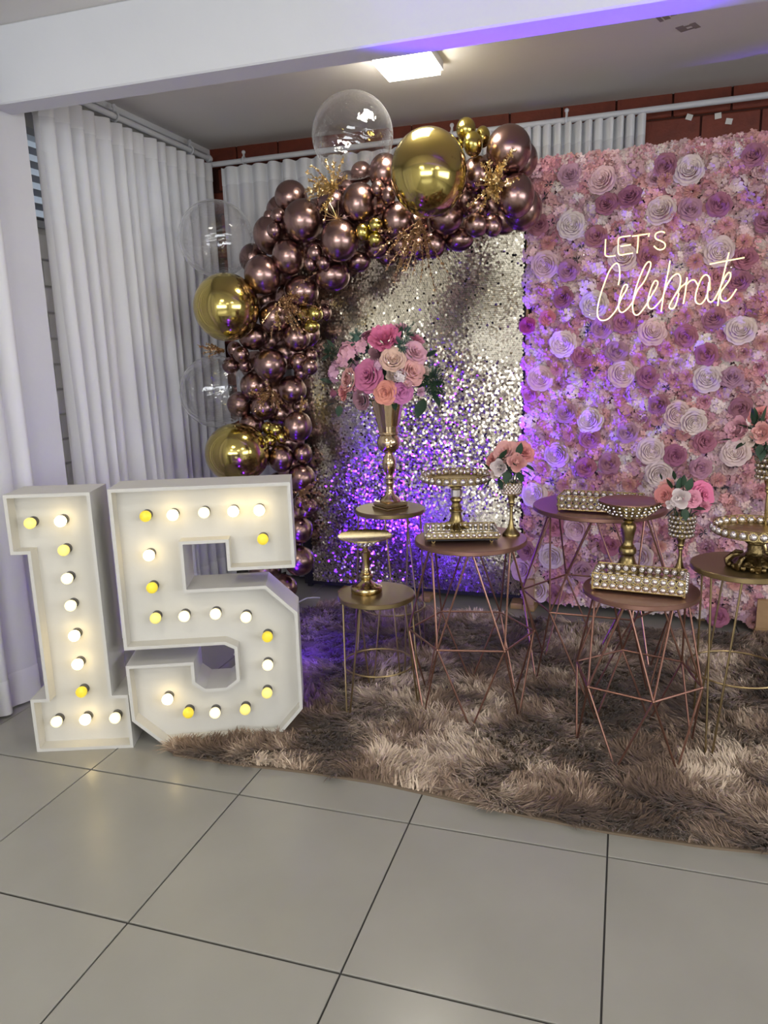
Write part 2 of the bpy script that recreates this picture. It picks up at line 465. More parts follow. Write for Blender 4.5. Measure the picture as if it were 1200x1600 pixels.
for o in COL.objects:
    if o.name.startswith('ceiling_light.') and o.type == 'EMPTY': o['group'] = 'hall ceiling lamps'

# tape residue on the ceiling
def residue(x, y, w, h, ang, label, stripes):
    c = flat(x, y, ZC - .0015)
    m = MB()
    for (a0, a1, b0_, b1_) in stripes: m.box((a0 * w, b0_ * h, -.0007), (a1 * w, b1_ * h, .0009))
    o = m.build('tape_residue', M['tape'], None, c, smooth=False); o.rotation_euler = (0, 0, ang)
    tag(o, label, 'tape mark')
residue(1075, 43, .085, .075, math.radians(-25), 'small grey tape mark on the ceiling, the nearer square one of two', [(-.5, -.1, -.5, .4), (-.1, .2, -.3, -.1), (.2, .5, -.4, .5), (-.1, .2, .25, .4)])
residue(1038, 22, .08, .14, math.radians(-20), 'faint streaky grey tape mark on the ceiling beside the purple lit beam', [(-.5, -.3, -.5, .5), (-.2, .1, -.4, .45), (.2, .5, -.5, .3)])
# paper scraps taped on the bricks
for x, y, a, lab in ((1077, 183, .35, 'tiny white paper scrap on the bricks, nearest the curtain edge'), (1122, 181, -.1, 'tiny white paper scrap on the bricks, middle of three'), (1139, 189.5, .2, 'tiny white paper scrap on the bricks, rightmost of three')):
    c = at(x, y, YB - .018)
    m = MB(); m.box((-.017, -.0015, -.015), (.017, .0015, .015))
    o = m.build('paper_scrap', M['paper'], None, c, smooth=False); o.rotation_euler = (0, a, 0)
    tag(o, lab, 'paper')

# ------------------------------------------------------------------ curtains and rods
def curtain(name, label, p0, p1, ztop, nfold, amp, seed, flare=1.35, zbot=0.015, header=.11, side=0.0):
    """pleated voile between plan points p0 and p1"""
    rnd = random.Random(seed)
    p0 = Vector((p0[0], p0[1], 0)); p1 = Vector((p1[0], p1[1], 0)); d = p1 - p0; Lw = d.length; e = d.normalized(); nrm = Vector((-e.y, e.x, 0))
    t = thing(name, label, 'curtain', (p0 + p1) / 2)
    c = (p0 + p1) / 2
    nu = nfold * 14; nv = 26
    ph = [rnd.uniform(-1.3, 1.3) for _ in range(nfold + 2)]; am = [rnd.uniform(.45, 1.35) for _ in range(nfold + 2)]
    def pt(u, v):                                      # v: 0 top .. 1 bottom
        k = u * nfold; i = int(k); f = k - i
        a = am[i] * (1 - f) + am[i + 1] * f; q = ph[i] * (1 - f) + ph[i + 1] * f
        s = math.sin(2 * math.pi * k + q * (0.4 + 1.2 * v))
        s = math.copysign(abs(s) ** .8, s)
        off = amp * a * (.75 + (flare - .75) * v) * s + .012 * v * math.sin(11 * u + 3 * v + seed)
        along = u * Lw + .25 * amp * math.cos(2 * math.pi * k * 1.0 + 1) + side * v
        P = p0 + e * along + nrm * off - c
        return Vector((P.x, P.y, ztop + (zbot - ztop) * v))
    m = MB(); vs = []; fs = []
    for j in range(nv + 1):
        for i in range(nu + 1): vs.append(pt(i / nu, j / nv))
    for j in range(nv):
        for i in range(nu):
            a = j * (nu + 1) + i; fs.append((a, a + 1, a + nu + 2, a + nu + 1))
    m.add(vs, fs); m.build('cloth', M['sheer'], t)
    m = MB(); vs = []; fs = []; vh = header / (ztop - zbot)
    for v in (0, vh * .5, vh):
        for s in (-.003, .003):
            for i in range(nu + 1):
                P = pt(i / nu, v); vs.append(P + nrm * s)
    for s in (0, 1):
        for j in range(2):
            for i in range(nu):
                a = (j * 2 + s) * (nu + 1) + i; b_ = a + 2 * (nu + 1); fs.append((a, a + 1, b_ + 1, b_))
    m.add(vs, fs); m.build('header_band', M['voile_hem'], t)
    m = MB(); vs = []; fs = []; vh = .16 / (ztop - zbot)
    for v in (1 - vh, 1 - vh / 2, 1):
        for s in (-.003, .003):
            for i in range(nu + 1):
                vs.append(pt(i / nu, v) + nrm * s)
    for s in (0, 1):
        for j in range(2):
            for i in range(nu):
                a = (j * 2 + s) * (nu + 1) + i; b_ = a + 2 * (nu + 1); fs.append((a, a + 1, b_ + 1, b_))
    m.add(vs, fs); m.build('hem', M['voile_hem'], t)
    return t
curtain('curtain', 'long white voile curtain along the left wall behind the marquee numbers', (-2.68, 3.155), (-2.68, 4.74), 2.80, 15, .036, 3)
curtain('curtain', 'white voile curtain hanging in front of the pillar at the far left', (-2.585, 1.65), (-2.585, 2.76), 2.80, 8, .030, 8)
curtain('curtain', 'white voile curtain on the brick wall left of the balloon arch top', (-2.60, 4.74), (-1.25, 4.74), 2.77, 13, .042, 5)
curtain('curtain', 'tightly gathered white voile curtain above the flower wall and gold balloons', (-0.98, 4.745), (0.05, 4.745), 2.80, 18, .040, 11)

def rod(label, a, b, brackets, finial_a):
    a = Vector(a); b = Vector(b)
    t = thing('curtain_rod', label, 'curtain rod', a)
    d = b - a
    m = MB(); m.tube([Vector((0, 0, 0)), d * .5, d], .017, 12); m.build('pole', M['rod'], t)
    for s in brackets:
        m = MB(); P = d * s
        m.ring(P, .024, .006, d.normalized(), 14, 6)
        m.tube([P + Vector((0, 0, .022)), P + Vector((0, 0, .05))], .007, 8); m.ball(P + Vector((0, 0, .052)), .013, 10, 6)
        m.build('bracket', M['rod'], t)
    if finial_a:
        m = MB(); e = -d.normalized(); m.lathe([(.017, 0), (.024, .004), (.026, .016), (.016, .024), (.020, .036), (.012, .046)], 12, (0, 0, 0), axis=e); m.build('finial', M['rod'], t)
    return t
rod('white pole along the left wall carrying the long side curtain', (-2.70, 4.76, 2.845), (-2.70, 3.0, 2.845), (.12, .55, .9), True)
rod('white pole across the brick wall carrying the back curtains', (XL + .06, 4.76, 2.80), (2.4, 4.76, 2.845), (.06, .33, .46, .74), False)
# ------------------------------------------------------------------ backdrop panels
# sequin panel
rng = np.random.default_rng(7)
SX0, SX1, SZ0, SZ1, SY = -1.955, -0.560, 0.06, 2.36, 4.47
sp = thing('sequin_panel', 'champagne gold sequin backdrop panel under the balloon arch', 'backdrop', ((SX0 + SX1) / 2, SY, 0))
hw = (SX1 - SX0) / 2
m = MB(); m.box((-hw - .07, .012, .03), (hw + .02, .05, SZ1)); m.build('backing', M['blackcloth'], sp, smooth=False)
m = MB()
for x in (-hw - .05, hw): m.box((x - .015, .05, 0), (x + .015, .08, SZ1))
m.box((-hw, .05, SZ1 - .05), (hw, .08, SZ1 - .02)); m.box((-hw, .05, .10), (hw, .08, .13))
m.build('frame', M['parblack'], sp, smooth=False)
for x in (-.45, .10, hw - .02):
    m = MB(); m.box((x - .035, -.10, .0), (x + .035, .16, .035), bevel=.003); m.build('foot', M['wood'], sp, smooth=False)
m = MB(); z = SZ0
m.tube([(hw + .012, -.004, SZ0), (hw + .016, -.004, 1.2), (hw + .012, -.004, SZ1)], .011, 8); m.build('edge_braid', M['goldtrim'], sp)
P_ = .0128
nx = int(2 * hw / P_); nz = int((SZ1 - SZ0) / (P_ * .9))
ii, jj = np.meshgrid(np.arange(nx), np.arange(nz))
cx = -hw + (ii + .5 + .5 * (jj % 2)) * P_ + rng.uniform(-.0015, .0015, ii.shape); cz = SZ0 + (jj + .5) * P_ * .9 + rng.uniform(-.0015, .0015, ii.shape)
cx = cx.ravel(); cz = cz.ravel(); n = cx.size
def waves(x, z, k, s):
    r = np.random.default_rng(s); o = np.zeros_like(x)
    for _ in range(7):
        a = r.uniform(0, 2 * np.pi); f = k * r.uniform(.5, 1.6); o += np.sin(f * (np.cos(a) * x + np.sin(a) * z) + r.uniform(0, 6.28))
    return o / 2.6
rough_field = np.clip(.5 + .5 * waves(cx, cz, 6.0, 12), 0.0, 1.0)
sig = .025 + .13 * rough_field ** 1.8
tx = .13 * waves(cx, cz, 3.2, 1) + rng.normal(0, 1, n) * sig + .02                   # rocking about z
tz = -.035 + .12 * waves(cx, cz, 4.0, 2) + rng.normal(0, 1, n) * sig           # rocking about x (down is negative)
wild = rng.random(n) < .035
tx[wild] += rng.normal(0, .5, wild.sum()); tz[wild] += rng.normal(0, .5, wild.sum())
R_ = .0073
ang = np.arange(8) * np.pi / 4
a = np.stack([np.cos(tx), np.sin(tx), np.zeros(n)], 1)                       # in-plane axis 1
nrm = np.stack([np.sin(tx) * np.cos(tz), -np.cos(tx) * np.cos(tz), np.sin(tz)], 1)
b_ = np.cross(nrm, a)
ctr = np.stack([cx, -.004 - .006 * rng.random(n), cz], 1)
V = ctr[:, None, :] + R_ * (np.cos(ang)[None, :, None] * a[:, None, :] + np.sin(ang)[None, :, None] * b_[:, None, :])
def mesh_np(name, V, F, mats):
    """V (n,3), F (m,k) faces of one size"""
    me = bpy.data.meshes.new(name); k = F.shape[1]
    me.vertices.add(len(V)); me.vertices.foreach_set('co', V.astype(np.float32).ravel())
    me.loops.add(F.size); me.loops.foreach_set('vertex_index', F.astype(np.int32).ravel())
    me.polygons.add(len(F)); me.polygons.foreach_set('loop_start', np.arange(0, F.size, k, dtype=np.int32))
    me.update(calc_edges=True); me.validate()
    me.materials.append(mats)
    return me
me = mesh_np('sequins', V.reshape(-1, 3), np.arange(n * 8).reshape(n, 8), M['sequin'])
tag(link('sequins', me, sp, smooth=False), kind='stuff')

# ---- silk flowers: petals are curved patches
def petal(mb, phi, r0, L, th0, th1, width, cup=.25, nu=4, nv=4, ruff=0.0, z0=0.0, curl=1.6):
    """petal growing from radius r0; leans out from angle th0 (base) to th1 (lip), in radians from the axis"""
    vs = []; fs = []
    r = r0; z = z0; prof = [(r, z)]; K = 12
    for k in range(K):
        th = th0 + (th1 - th0) * ((k + .5) / K) ** curl
        r += L / K * math.sin(th); z += L / K * math.cos(th); prof.append((r, z))
    er = Vector((math.cos(phi), math.sin(phi), 0)); et = Vector((-math.sin(phi), math.cos(phi), 0))
    for k in range(nv + 1):
        v = k / nv
        w = width * (.42 + .58 * math.sin(math.pi / 2 * min(1, v / .7)))
        for i in range(nu + 1):
            u = i / nu * 2 - 1
            vv = v * (1 - .26 * u * u) * K; a = min(int(vv), K - 1); f = vv - a
            R = prof[a][0] * (1 - f) + prof[a + 1][0] * f; zz = prof[a][1] * (1 - f) + prof[a + 1][1] * f
            zz += ruff * math.sin(5 * u + phi * 3) * v * L
            Rw = max(R, .35 * width)
            aa = u * w / Rw
            x = Rw * math.cos(aa) - (Rw - R) * .85; y = Rw * math.sin(aa)
            vs.append(er * x + et * y + Vector((0, 0, zz)))
    for k in range(nv):
        for i in range(nu):
            a = k * (nu + 1) + i; fs.append((a, a + 1, a + nu + 2, a + nu + 1))
    mb.add(vs, fs)

def rose(seed, layers, R=1.0, heart=(.36, .15)):
    """layers: (count, base radius, length, th0, th1, width, z0)"""
    rnd = random.Random(seed); mb = MB(); ph = rnd.uniform(0, 6)
    for (cnt, r0, L, a0, a1, w, z0, curl) in layers:
        ph += .5
        for k in range(cnt):
            petal(mb, ph + 2 * math.pi * k / cnt + rnd.uniform(-.12, .12), r0 * R, L * R * rnd.uniform(.92, 1.08), a0, a1 + rnd.uniform(-.15, .15), w * R * rnd.uniform(.9, 1.1), .25, 4, 4, rnd.uniform(.02, .06), z0 * R, curl)
    mb.ball((0, 0, heart[0] * R), heart[1] * R, 8, 5)
    mb.lathe([(.02, -.06), (.34 * R, -.02), (.46 * R, .10)], 10, cap=False)
    return mb
FL = {}
def proto(key, mb, name):
    me = bpy.data.meshes.new(name); me.from_pydata(mb.v, [], mb.f); me.materials.append(M['petal']); me.update()
    me.polygons.foreach_set('use_smooth', [True] * len(me.polygons))
    FL[key] = me
# spiral rose: tight heart, every lip rolled outward over the next row
for s in range(3):
    proto('rose%d' % s, rose(20 + s, [(3, .10, .50, .10, -1.25, .20, .18, 1.2), (2, .07, .56, .05, 1.3, .17, .13, 3.5), (3, .14, .56, .05, 1.7, .26, .08, 3.2), (3, .22, .56, .10, 1.9, .36, .03, 3.0), (4, .31, .56, .20, 2.0, .42, -.02, 2.6), (5, .40, .58, .40, 2.0, .48, -.07, 2.2), (5, .47, .62, .70, 1.95, .58, -.13, 1.8), (6, .52, .60, .95, 1.95, .58, -.20, 1.5)]), 'rose')
# garden rose: broad, flat and full of short petals
for s in range(3):
    proto('garden%d' % s, rose(40 + s, [(3, .08, .30, .10, -1.2, .16, .26, 1.2), (4, .07, .36, .0, 1.5, .17, .19, 3.0), (5, .16, .36, .05, 1.6, .22, .16, 3.0), (6, .26, .37, .08, 1.7, .26, .13, 2.8), (7, .37, .38, .12, 1.8, .30, .09, 2.6), (7, .49, .40, .25, 1.9, .38, .03, 2.2), (7, .60, .44, .60, 1.8, .46, -.05, 1.8), (8, .66, .44, .95, 1.85, .46, -.14, 1.4)]), 'garden_rose')
# peony rose bud
proto('bud', rose(61, [(3, .12, .80, .15, -1.2, .28, .10, 1.3), (3, .14, .90, .12, .5, .36, .02, 3.5), (4, .26, .95, .35, .6, .46, -.08, 3.5), (4, .34, .90, .60, 1.0, .50, -.16, 3.0)]), 'rose_bud')
# pompom chrysanthemum
def pompom(seed):
    rnd = random.Random(seed); mb = MB()
    for k in range(64):
        z = 1 - k / 63 * 1.15; a = k * 2.39996; r = math.sqrt(max(0, 1 - z * z))
        d = Vector((r * math.cos(a), r * math.sin(a), z)); q = d.to_track_quat('Z', 'Y')
        w = .12; L = rnd.uniform(.92, 1.05)
        vs = [q @ Vector((-w * .5, 0, .35)), q @ Vector((w * .5, 0, .35)), q @ Vector((w, w * .4, L * .85)), q @ Vector((0, -w * .2, L)), q @ Vector((-w, w * .4, L * .85))]
        mb.add(vs, [(0, 1, 2, 3, 4)])
    return mb
proto('pompom', pompom(3), 'pompom')
# hydrangea heads: dome of four-petalled florets
def floret_pts(q, c, s, rnd, npet=4):
    vs = []; fs = []; t0 = rnd.uniform(0, 6)
    for k in range(npet):
        a = t0 + 2 * math.pi * k / npet; da = math.pi / npet * 1.02; up = rnd.uniform(.0, .35)
        o = len(vs)
        loc = [(0, 0, .0), (.62 * math.cos(a - da), .62 * math.sin(a - da), .10 + up * .4), (1.02 * math.cos(a - da * .45), 1.02 * math.sin(a - da * .45), .05 + up), (1.02 * math.cos(a + da * .45), 1.02 * math.sin(a + da * .45), .0 + up), (.62 * math.cos(a + da), .62 * math.sin(a + da), .10 + up * .4)]
        vs += [c + q @ (s * Vector(p)) for p in loc]; fs += [(o, o + 1, o + 2), (o, o + 2, o + 3), (o, o + 3, o + 4)]
    return vs, fs
def hydrangea(seed, nfl, s):
    rnd = random.Random(seed); mb = MB()
    for k in range(nfl):
        z = 1 - (k + .5) / nfl * .95; a = k * 2.39996; r = math.sqrt(max(0, 1 - z * z))
        d = Vector((r * math.cos(a), r * math.sin(a), z * .75)).normalized()
        q = (d + Vector((rnd.uniform(-.35, .35), rnd.uniform(-.35, .35), rnd.uniform(-.3, .3)))).to_track_quat('Z', 'Y')
        vs, fs = floret_pts(q, Vector((r * math.cos(a), r * math.sin(a), z * .55)) * rnd.uniform(.8, 1.0), s * rnd.uniform(.85, 1.15), rnd); mb.add(vs, fs)
    return mb
for s in range(4): proto('hyd%d' % s, hydrangea(70 + s, 17, .40), 'hydrangea')
# carnation: crumpled ruffles
def carnation(seed):
    rnd = random.Random(seed); mb = MB()
    for (cnt, r0, L, a0, a1, w) in ((4, .05, .55, .1, .4, .3), (6, .15, .6, .3, .8, .32), (7, .28, .65, .6, 1.2, .36), (8, .35, .7, .9, 1.6, .4)):
        for k in range(cnt):
            petal(mb, 2 * math.pi * k / cnt + rnd.uniform(-.3, .3), r0, L, a0, a1 + rnd.uniform(-.3, .3), w, .1, 5, 3, rnd.uniform(.10, .22), rnd.uniform(-.05, .08))
    return mb
for s in range(2): proto('carn%d' % s, carnation(90 + s), 'carnation')

def bloom(key, name, parent, loc, axis, size, color, spin=None):
    o = bpy.data.objects.new(name, FL[key]); COL.objects.link(o); o.parent = parent; o.location = loc
    q = Vector(axis).normalized().to_track_quat('Z', 'Y')
    if spin is None: spin = random.uniform(0, 6.28)
    from mathutils import Quaternion
    o.rotation_mode = 'QUATERNION'; o.rotation_quaternion = q @ Quaternion((0, 0, 1), spin)
    o.scale = (size,) * 3
    o.color = (*color, 1)
    return o

# flower wall: slightly turned panel
FA = Vector((-0.525, 4.445, 0)); FB = Vector((1.45, 4.285, 0)); FH = 2.50
fe = (FB - FA).normalized(); fang = math.atan2(fe.y, fe.x); FW = (FB - FA).length
fw_ = thing('flower_wall', 'backdrop wall packed with pink, mauve and cream silk flowers', 'flower wall', FA, fang)
m = MB(); m.box((0, .012, .06), (FW, .05, FH - .02)); m.build('backing', M['mesh'], fw_, smooth=False)
m = MB()
for x in (.03, FW * .5, FW - .03): m.box((x - .02, .05, 0), (x + .02, .09, FH - .03))
m.box((0, .05, FH - .08), (FW, .09, FH - .04)); m.box((0, .05, .08), (FW, .09, .12)); m.build('frame', M['wood'], fw_, smooth=False)
for x in (.03, 1.29):
    m = MB(); m.box((x - .035, -.10, 0), (x + .035, .20, .04), bevel=.004); m.box((x - .03, -.10, .04), (x + .03, -.065, .20), bevel=.003)
    m.build('foot', M['wood'], fw_, smooth=False)
fn = Vector((fe.y, -fe.x, 0))
def wall_pt(x, y):                       # photo pixel -> (along, up) in the flower wall's plane
    d = ray(x, y); t = FA.dot(fn) / Vector((d.x, d.y, 0)).dot(fn); P = d * t
    return ((Vector((P.x, P.y, 0)) - FA).dot(fe), P.z + CAM_H)
PALE, PINK, DUSTY, MAUVE, PEACH, CORAL, MAG = (0.80, 0.56, 0.54), (0.72, 0.37, 0.38), (0.56, 0.27, 0.29), (0.42, 0.165, 0.22), (0.78, 0.42, 0.36), (0.70, 0.22, 0.24), (0.52, 0.06, 0.28)
CREAM = (0.84, 0.68, 0.62)
placed = []
def jit(c, k=.06):
    f = 1 + random.uniform(-k, k) * 1.5
    return tuple(max(0, min(1, x * f + random.uniform(-k, k) * .35)) for x in c)
random.seed(21)
def on_wall(key, name, x, y, rpx, color, proud):
    s, z = wall_pt(x, y)
    sz = rpx * .00385
    placed.append((s, z, sz * .85))
    return bloom(key, name, fw_, (s, -proud, z), (random.uniform(-.25, .25), -1, random.uniform(-.1, .35)), sz, jit(color))
c7 = lambda L: [(800 + x / 3, 200 + y / 3) for x, y in L]
c8 = lambda L: [(800 + x / 3, 600 + y / 3) for x, y in L]
for k, (x, y) in enumerate(c7([(425, 250), (830, 205), (285, 460), (160, 645), (700, 390), (970, 585), (660, 955), (1070, 945), (245, 1010), (520, 1150), (915, 1170), (390, 830), (140, 1170), (525, 610)]) + c8([(370, 165), (215, 325), (655, 310), (1045, 315), (775, 140), (850, 175), (110, 510), (305, 670), (190, 800), (125, 955), (55, 860), (600, 800), (690, 415)])):
    on_wall('garden%d' % (k % 3), 'garden_rose', x, y, 19.5, CREAM if k % 3 else PALE, .045)
for k, (x, y) in enumerate(c7([(275, 225), (555, 325), (445, 360), (970, 365), (835, 385), (1130, 135), (130, 455), (400, 510), (270, 670), (640, 610), (1090, 610), (245, 795), (425, 935), (945, 890), (815, 975), (910, 1060), (495, 1045), (335, 1070), (640, 1165), (530, 910), (1030, 1165), (720, 185), (1190, 440), (1060, 720)]) + c8([(545, 220), (370, 250), (350, 385), (460, 365), (260, 130), (690, 95), (1070, 110), (905, 265), (885, 385), (765, 330), (210, 660), (465, 750), (335, 870), (205, 975), (965, 1080), (75, 775)])):
    on_wall('rose%d' % (k % 3), 'mauve_rose', x, y, 15.5, MAUVE if k % 4 else (0.52, 0.27, 0.34), .045)
for x, y in c7([(720, 250), (845, 305), (755, 430), (1000, 460), (860, 630), (815, 880), (600, 1085), (730, 1035), (820, 1165), (1020, 1060), (1165, 1005), (1085, 540), (1190, 880), (175, 545), (215, 1130), (1045, 800)]) + c8([(685, 160), (805, 230), (275, 230), (550, 465), (245, 470), (965, 445), (150, 390), (690, 755), (1040, 925), (1130, 1105)]):
    on_wall('pompom', 'pompom', x, y, 11.5, PEACH, .035)
for x, y, c in ((857, 497, CORAL), (826, 509, MAG), (830, 615, (0.62, 0.2, 0.38))): on_wall('rose1', 'coral_rose', x, y, 12, c, .04)
# the strip of the wall just outside the photo goes on in the same way
for k in range(34):
    for _ in range(60):
        s = random.uniform(1.30, FW - .06); z = random.uniform(.16, FH - .06); r = (.062, .052, .040)[k % 3]
        if all((s - a) ** 2 + (z - b) ** 2 > (r + c) ** 2 for a, b, c in placed): break
    else: continue
    placed.append((s, z, r)); ax = (random.uniform(-.25, .25), -1, random.uniform(-.1, .35))
    if k % 3 == 0: bloom('garden%d' % (k % 2), 'garden_rose', fw_, (s, -.045, z), ax, .074, jit(CREAM))
    elif k % 3 == 1: bloom('rose%d' % (k % 2), 'mauve_rose', fw_, (s, -.045, z), ax, .059, jit(MAUVE))
    else: bloom('pompom', 'pompom', fw_, (s, -.035, z), ax, .044, jit(PEACH))
# hydrangea heads and carnations between them, largest gaps first
cands = []
tries = 0
fill = []
while len(fill) < 205 and tries < 60000:
    tries += 1
    s = random.uniform(.02, min(FW, 1.75)); z = random.uniform(.10, FH); r = random.uniform(.042, .058)
    lim = .62 if tries < 25000 else .42
    if all((s - a) ** 2 + (z - b) ** 2 > ((r + c) * lim + (.012 if c > .04 else 0)) ** 2 for a, b, c in placed):
        placed.append((s, z, r)); fill.append((s, z, r))
for k, (s, z, r) in enumerate(fill):
    kind = random.random()
    col = random.choice([PINK, PALE, DUSTY, PINK, CREAM, (0.72, 0.48, 0.48), (0.64, 0.40, 0.42)])
    if kind < .66: bloom('hyd%d' % (k % 4), 'hydrangea', fw_, (s, -.018, z), (random.uniform(-.25, .25), -1, random.uniform(-.15, .3)), r * 1.02, jit(col, .08))
    else: bloom('carn%d' % (k % 2), 'carnation', fw_, (s, -.02, z), (random.uniform(-.25, .25), -1, random.uniform(-.15, .3)), r * 1.0, jit(col, .08))
# loose filler florets and dark sprigs: one mass
rnd = random.Random(5); mb = MB(); cols = []
pal = [PINK, PALE, DUSTY, CREAM, (0.64, 0.40, 0.42), PINK]
heads = []
gx = int(FW / .066) + 1; gz = int(FH / .058) + 1
for a in range(gx + 1):
    for b in range(gz + 1):
        heads.append((min(max((a + .5 * (b % 2)) * .066 + rnd.uniform(-.02, .02), 0.0), FW), min(max(.075 + b * .058 + rnd.uniform(-.018, .018), .07), FH + .01)))
for (hs, hz) in heads:                       # each filler head is a small dome of florets of one colour
    hc = jit(rnd.choice(pal), .10); rr = rnd.uniform(.040, .052); dep = rnd.uniform(.012, .030); ruffle = rnd.random() < .45
    for k in range(13):
        t = math.sqrt((k + .5) / 13); a = k * 2.39996 + hs * 50
        ox, oz = rr * t * math.cos(a), rr * t * math.sin(a)
        q = Vector((ox / rr * .9 + rnd.uniform(-.35, .35), -1 + .25 * t, oz / rr * .9 + rnd.uniform(-.35, .35))).to_track_quat('Z', 'Y')
        sz = rnd.uniform(.015, .021) * (1.2 if ruffle else 1)
        x_ = hs + ox; z_ = hz + oz
        if z_ < .05: continue
        vs, fs = floret_pts(q, Vector((x_, -dep * (1 - t * t) - .006 - rnd.uniform(0, .010), z_)), sz, rnd, 5 if ruffle else 4)
        mb.add(vs, fs); c = jit(hc, .025); cols += [c] * len(vs)
for k in range(70):
    s = rnd.uniform(.05, FW - .05); z = rnd.uniform(.15, FH - .06)
    for j in range(9):
        a = rnd.uniform(0, 6.28); L = rnd.uniform(.02, .035); w = .003
        c0 = Vector((s, -.035, z)); d = Vector((math.cos(a), -.45, math.sin(a))).normalized(); sd = d.cross(Vector((0, 1, 0))).normalized()
        mb.add([c0, c0 + d * L * .5 + sd * w, c0 + d * L, c0 + d * L * .5 - sd * w], [(0, 1, 2, 3)]); cols += [(0.035, 0.03, 0.035)] * 4
me = bpy.data.meshes.new('filler_petals'); me.from_pydata(mb.v, [], mb.f); me.materials.append(M['petalmass'])
ca = me.color_attributes.new('tint', 'FLOAT_COLOR', 'POINT'); ca.data.foreach_set('color', np.concatenate([np.array(cols, np.float32), np.ones((len(cols), 1), np.float32)], 1).ravel())
me.update(); tag(link('filler_petals', me, fw_, smooth=False), kind='stuff')

# neon lettering in front of the flowers
ns = thing('neon_sign', "warm yellow neon lettering reading LET'S Celebrate on the flower wall", 'neon sign', FA, fang)
NC = lambda pts: [(920 + x / 4.615, 350 + y / 4.615) for x, y in pts]
def spline(pts, k=6):
    P = [Vector(p) for p in pts]; out = []
    for i in range(len(P) - 1):
        p0 = P[max(i - 1, 0)]; p1 = P[i]; p2 = P[i + 1]; p3 = P[min(i + 2, len(P) - 1)]
        for j in range(k):
            t = j / k
            out.append(.5 * ((2 * p1) + (p2 - p0) * t + (2 * p0 - 5 * p1 + 4 * p2 - p3) * t * t + (3 * p1 - p0 - 3 * p2 + p3) * t ** 3))
    out.append(P[-1]); return out
NPROUD = .125
def neon(strokes, name='letter_tube', proud=NPROUD):
    m = MB()
    for k, st in enumerate(strokes):
        pts = []
        for x, y in NC(st):
            d = ray(x, y); FAp = FA + fn * proud; t = FAp.dot(fn) / Vector((d.x, d.y, 0)).dot(fn); P = d * t
            pts.append(Vector(((Vector((P.x, P.y, 0)) - FA).dot(fe), -proud - .004 * (k % 3), P.z + CAM_H)))
        m.tube(spline(pts) if len(pts) > 2 else pts, .0037, 7)
    return m.build(name, M['neon'], ns)
neon([[(121, 110), (119, 160), (117, 205), (121, 226), (140, 234), (168, 232), (192, 228)]])
neon([[(302, 84), (260, 90), (228, 96), (214, 110), (212, 150), (211, 190), (216, 215), (232, 224), (270, 217), (318, 210)], [(228, 162), (305, 149)]])
neon([[(312, 88), (368, 80), (425, 71)], [(357, 84), (354, 150), (348, 212)]])
neon([[(436, 66), (430, 92)]])
neon([[(549, 64), (530, 55), (505, 58), (484, 70), (478, 92), (490, 110), (520, 122), (545, 138), (552, 158), (540, 178), (515, 186), (490, 178), (469, 158)]])
neon([[(212, 440), (222, 390), (222, 330), (215, 295), (198, 284), (175, 300), (145, 345), (115, 420), (85, 510), (66, 590), (62, 650), (75, 685), (105, 696), (145, 680), (190, 630), (215, 585)]])
neon([[(215, 585), (240, 525), (268, 480), (279, 448), (268, 435), (250, 450), (232, 500), (218, 560), (216, 610), (228, 634), (250, 634), (285, 605), (315, 565)]])
neon([[(315, 570), (350, 480), (395, 420), (425, 360), (446, 300), (443, 276), (425, 276), (400, 310), (365, 390), (338, 470), (322, 540), (316, 600), (325, 645), (350, 656), (380, 630), (420, 575)]])
neon([[(420, 575), (450, 520), (480, 470), (498, 430), (490, 410), (472, 415), (450, 460), (432, 520), (425, 570), (435, 605), (460, 610), (495, 580), (530, 535)]])
neon([[(586, 263), (572, 345), (552, 440), (535, 540), (521, 634)], [(530, 540), (560, 450), (600, 385), (635, 360), (655, 370), (662, 400), (655, 450), (630, 500), (595, 560), (580, 595), (590, 612), (615, 605), (635, 560), (650, 500)]])
neon([[(640, 500), (660, 460), (692, 432), (707, 410), (708, 385)], [(708, 385), (698, 480), (681, 577)], [(700, 445), (730, 412), (760, 405), (780, 430), (785, 442)]])
neon([[(872, 480), (872, 420), (868, 385), (848, 367), (822, 380), (795, 430), (773, 500), (769, 550), (785, 574), (812, 574), (840, 540), (858, 490), (865, 420)], [(865, 430), (856, 500), (858, 545), (875, 563), (900, 550), (930, 500)]])
neon([[(1011, 205), (995, 270), (970, 375), (945, 480), (929, 590)], [(871, 290), (1000, 265), (1122, 243)]])
neon([[(930, 500), (960, 430), (990, 370), (1010, 350), (1023, 362), (1015, 400), (985, 445), (955, 485), (948, 520), (960, 550), (990, 557), (1020, 535), (1045, 500), (1065, 468)]])
m = MB()
for x, y in ((240, 150), (1000, 330), (130, 560)):
    px, py = NC([(x, y)])[0]; s, z = wall_pt(px, py)
for s, z in ((.30, 2.03), (1.02, 1.92), (.34, 1.72)): m.tube([(s, -.115, z), (s, .0, z)], .003, 6)
m.build('standoff', M['crystal'], ns)
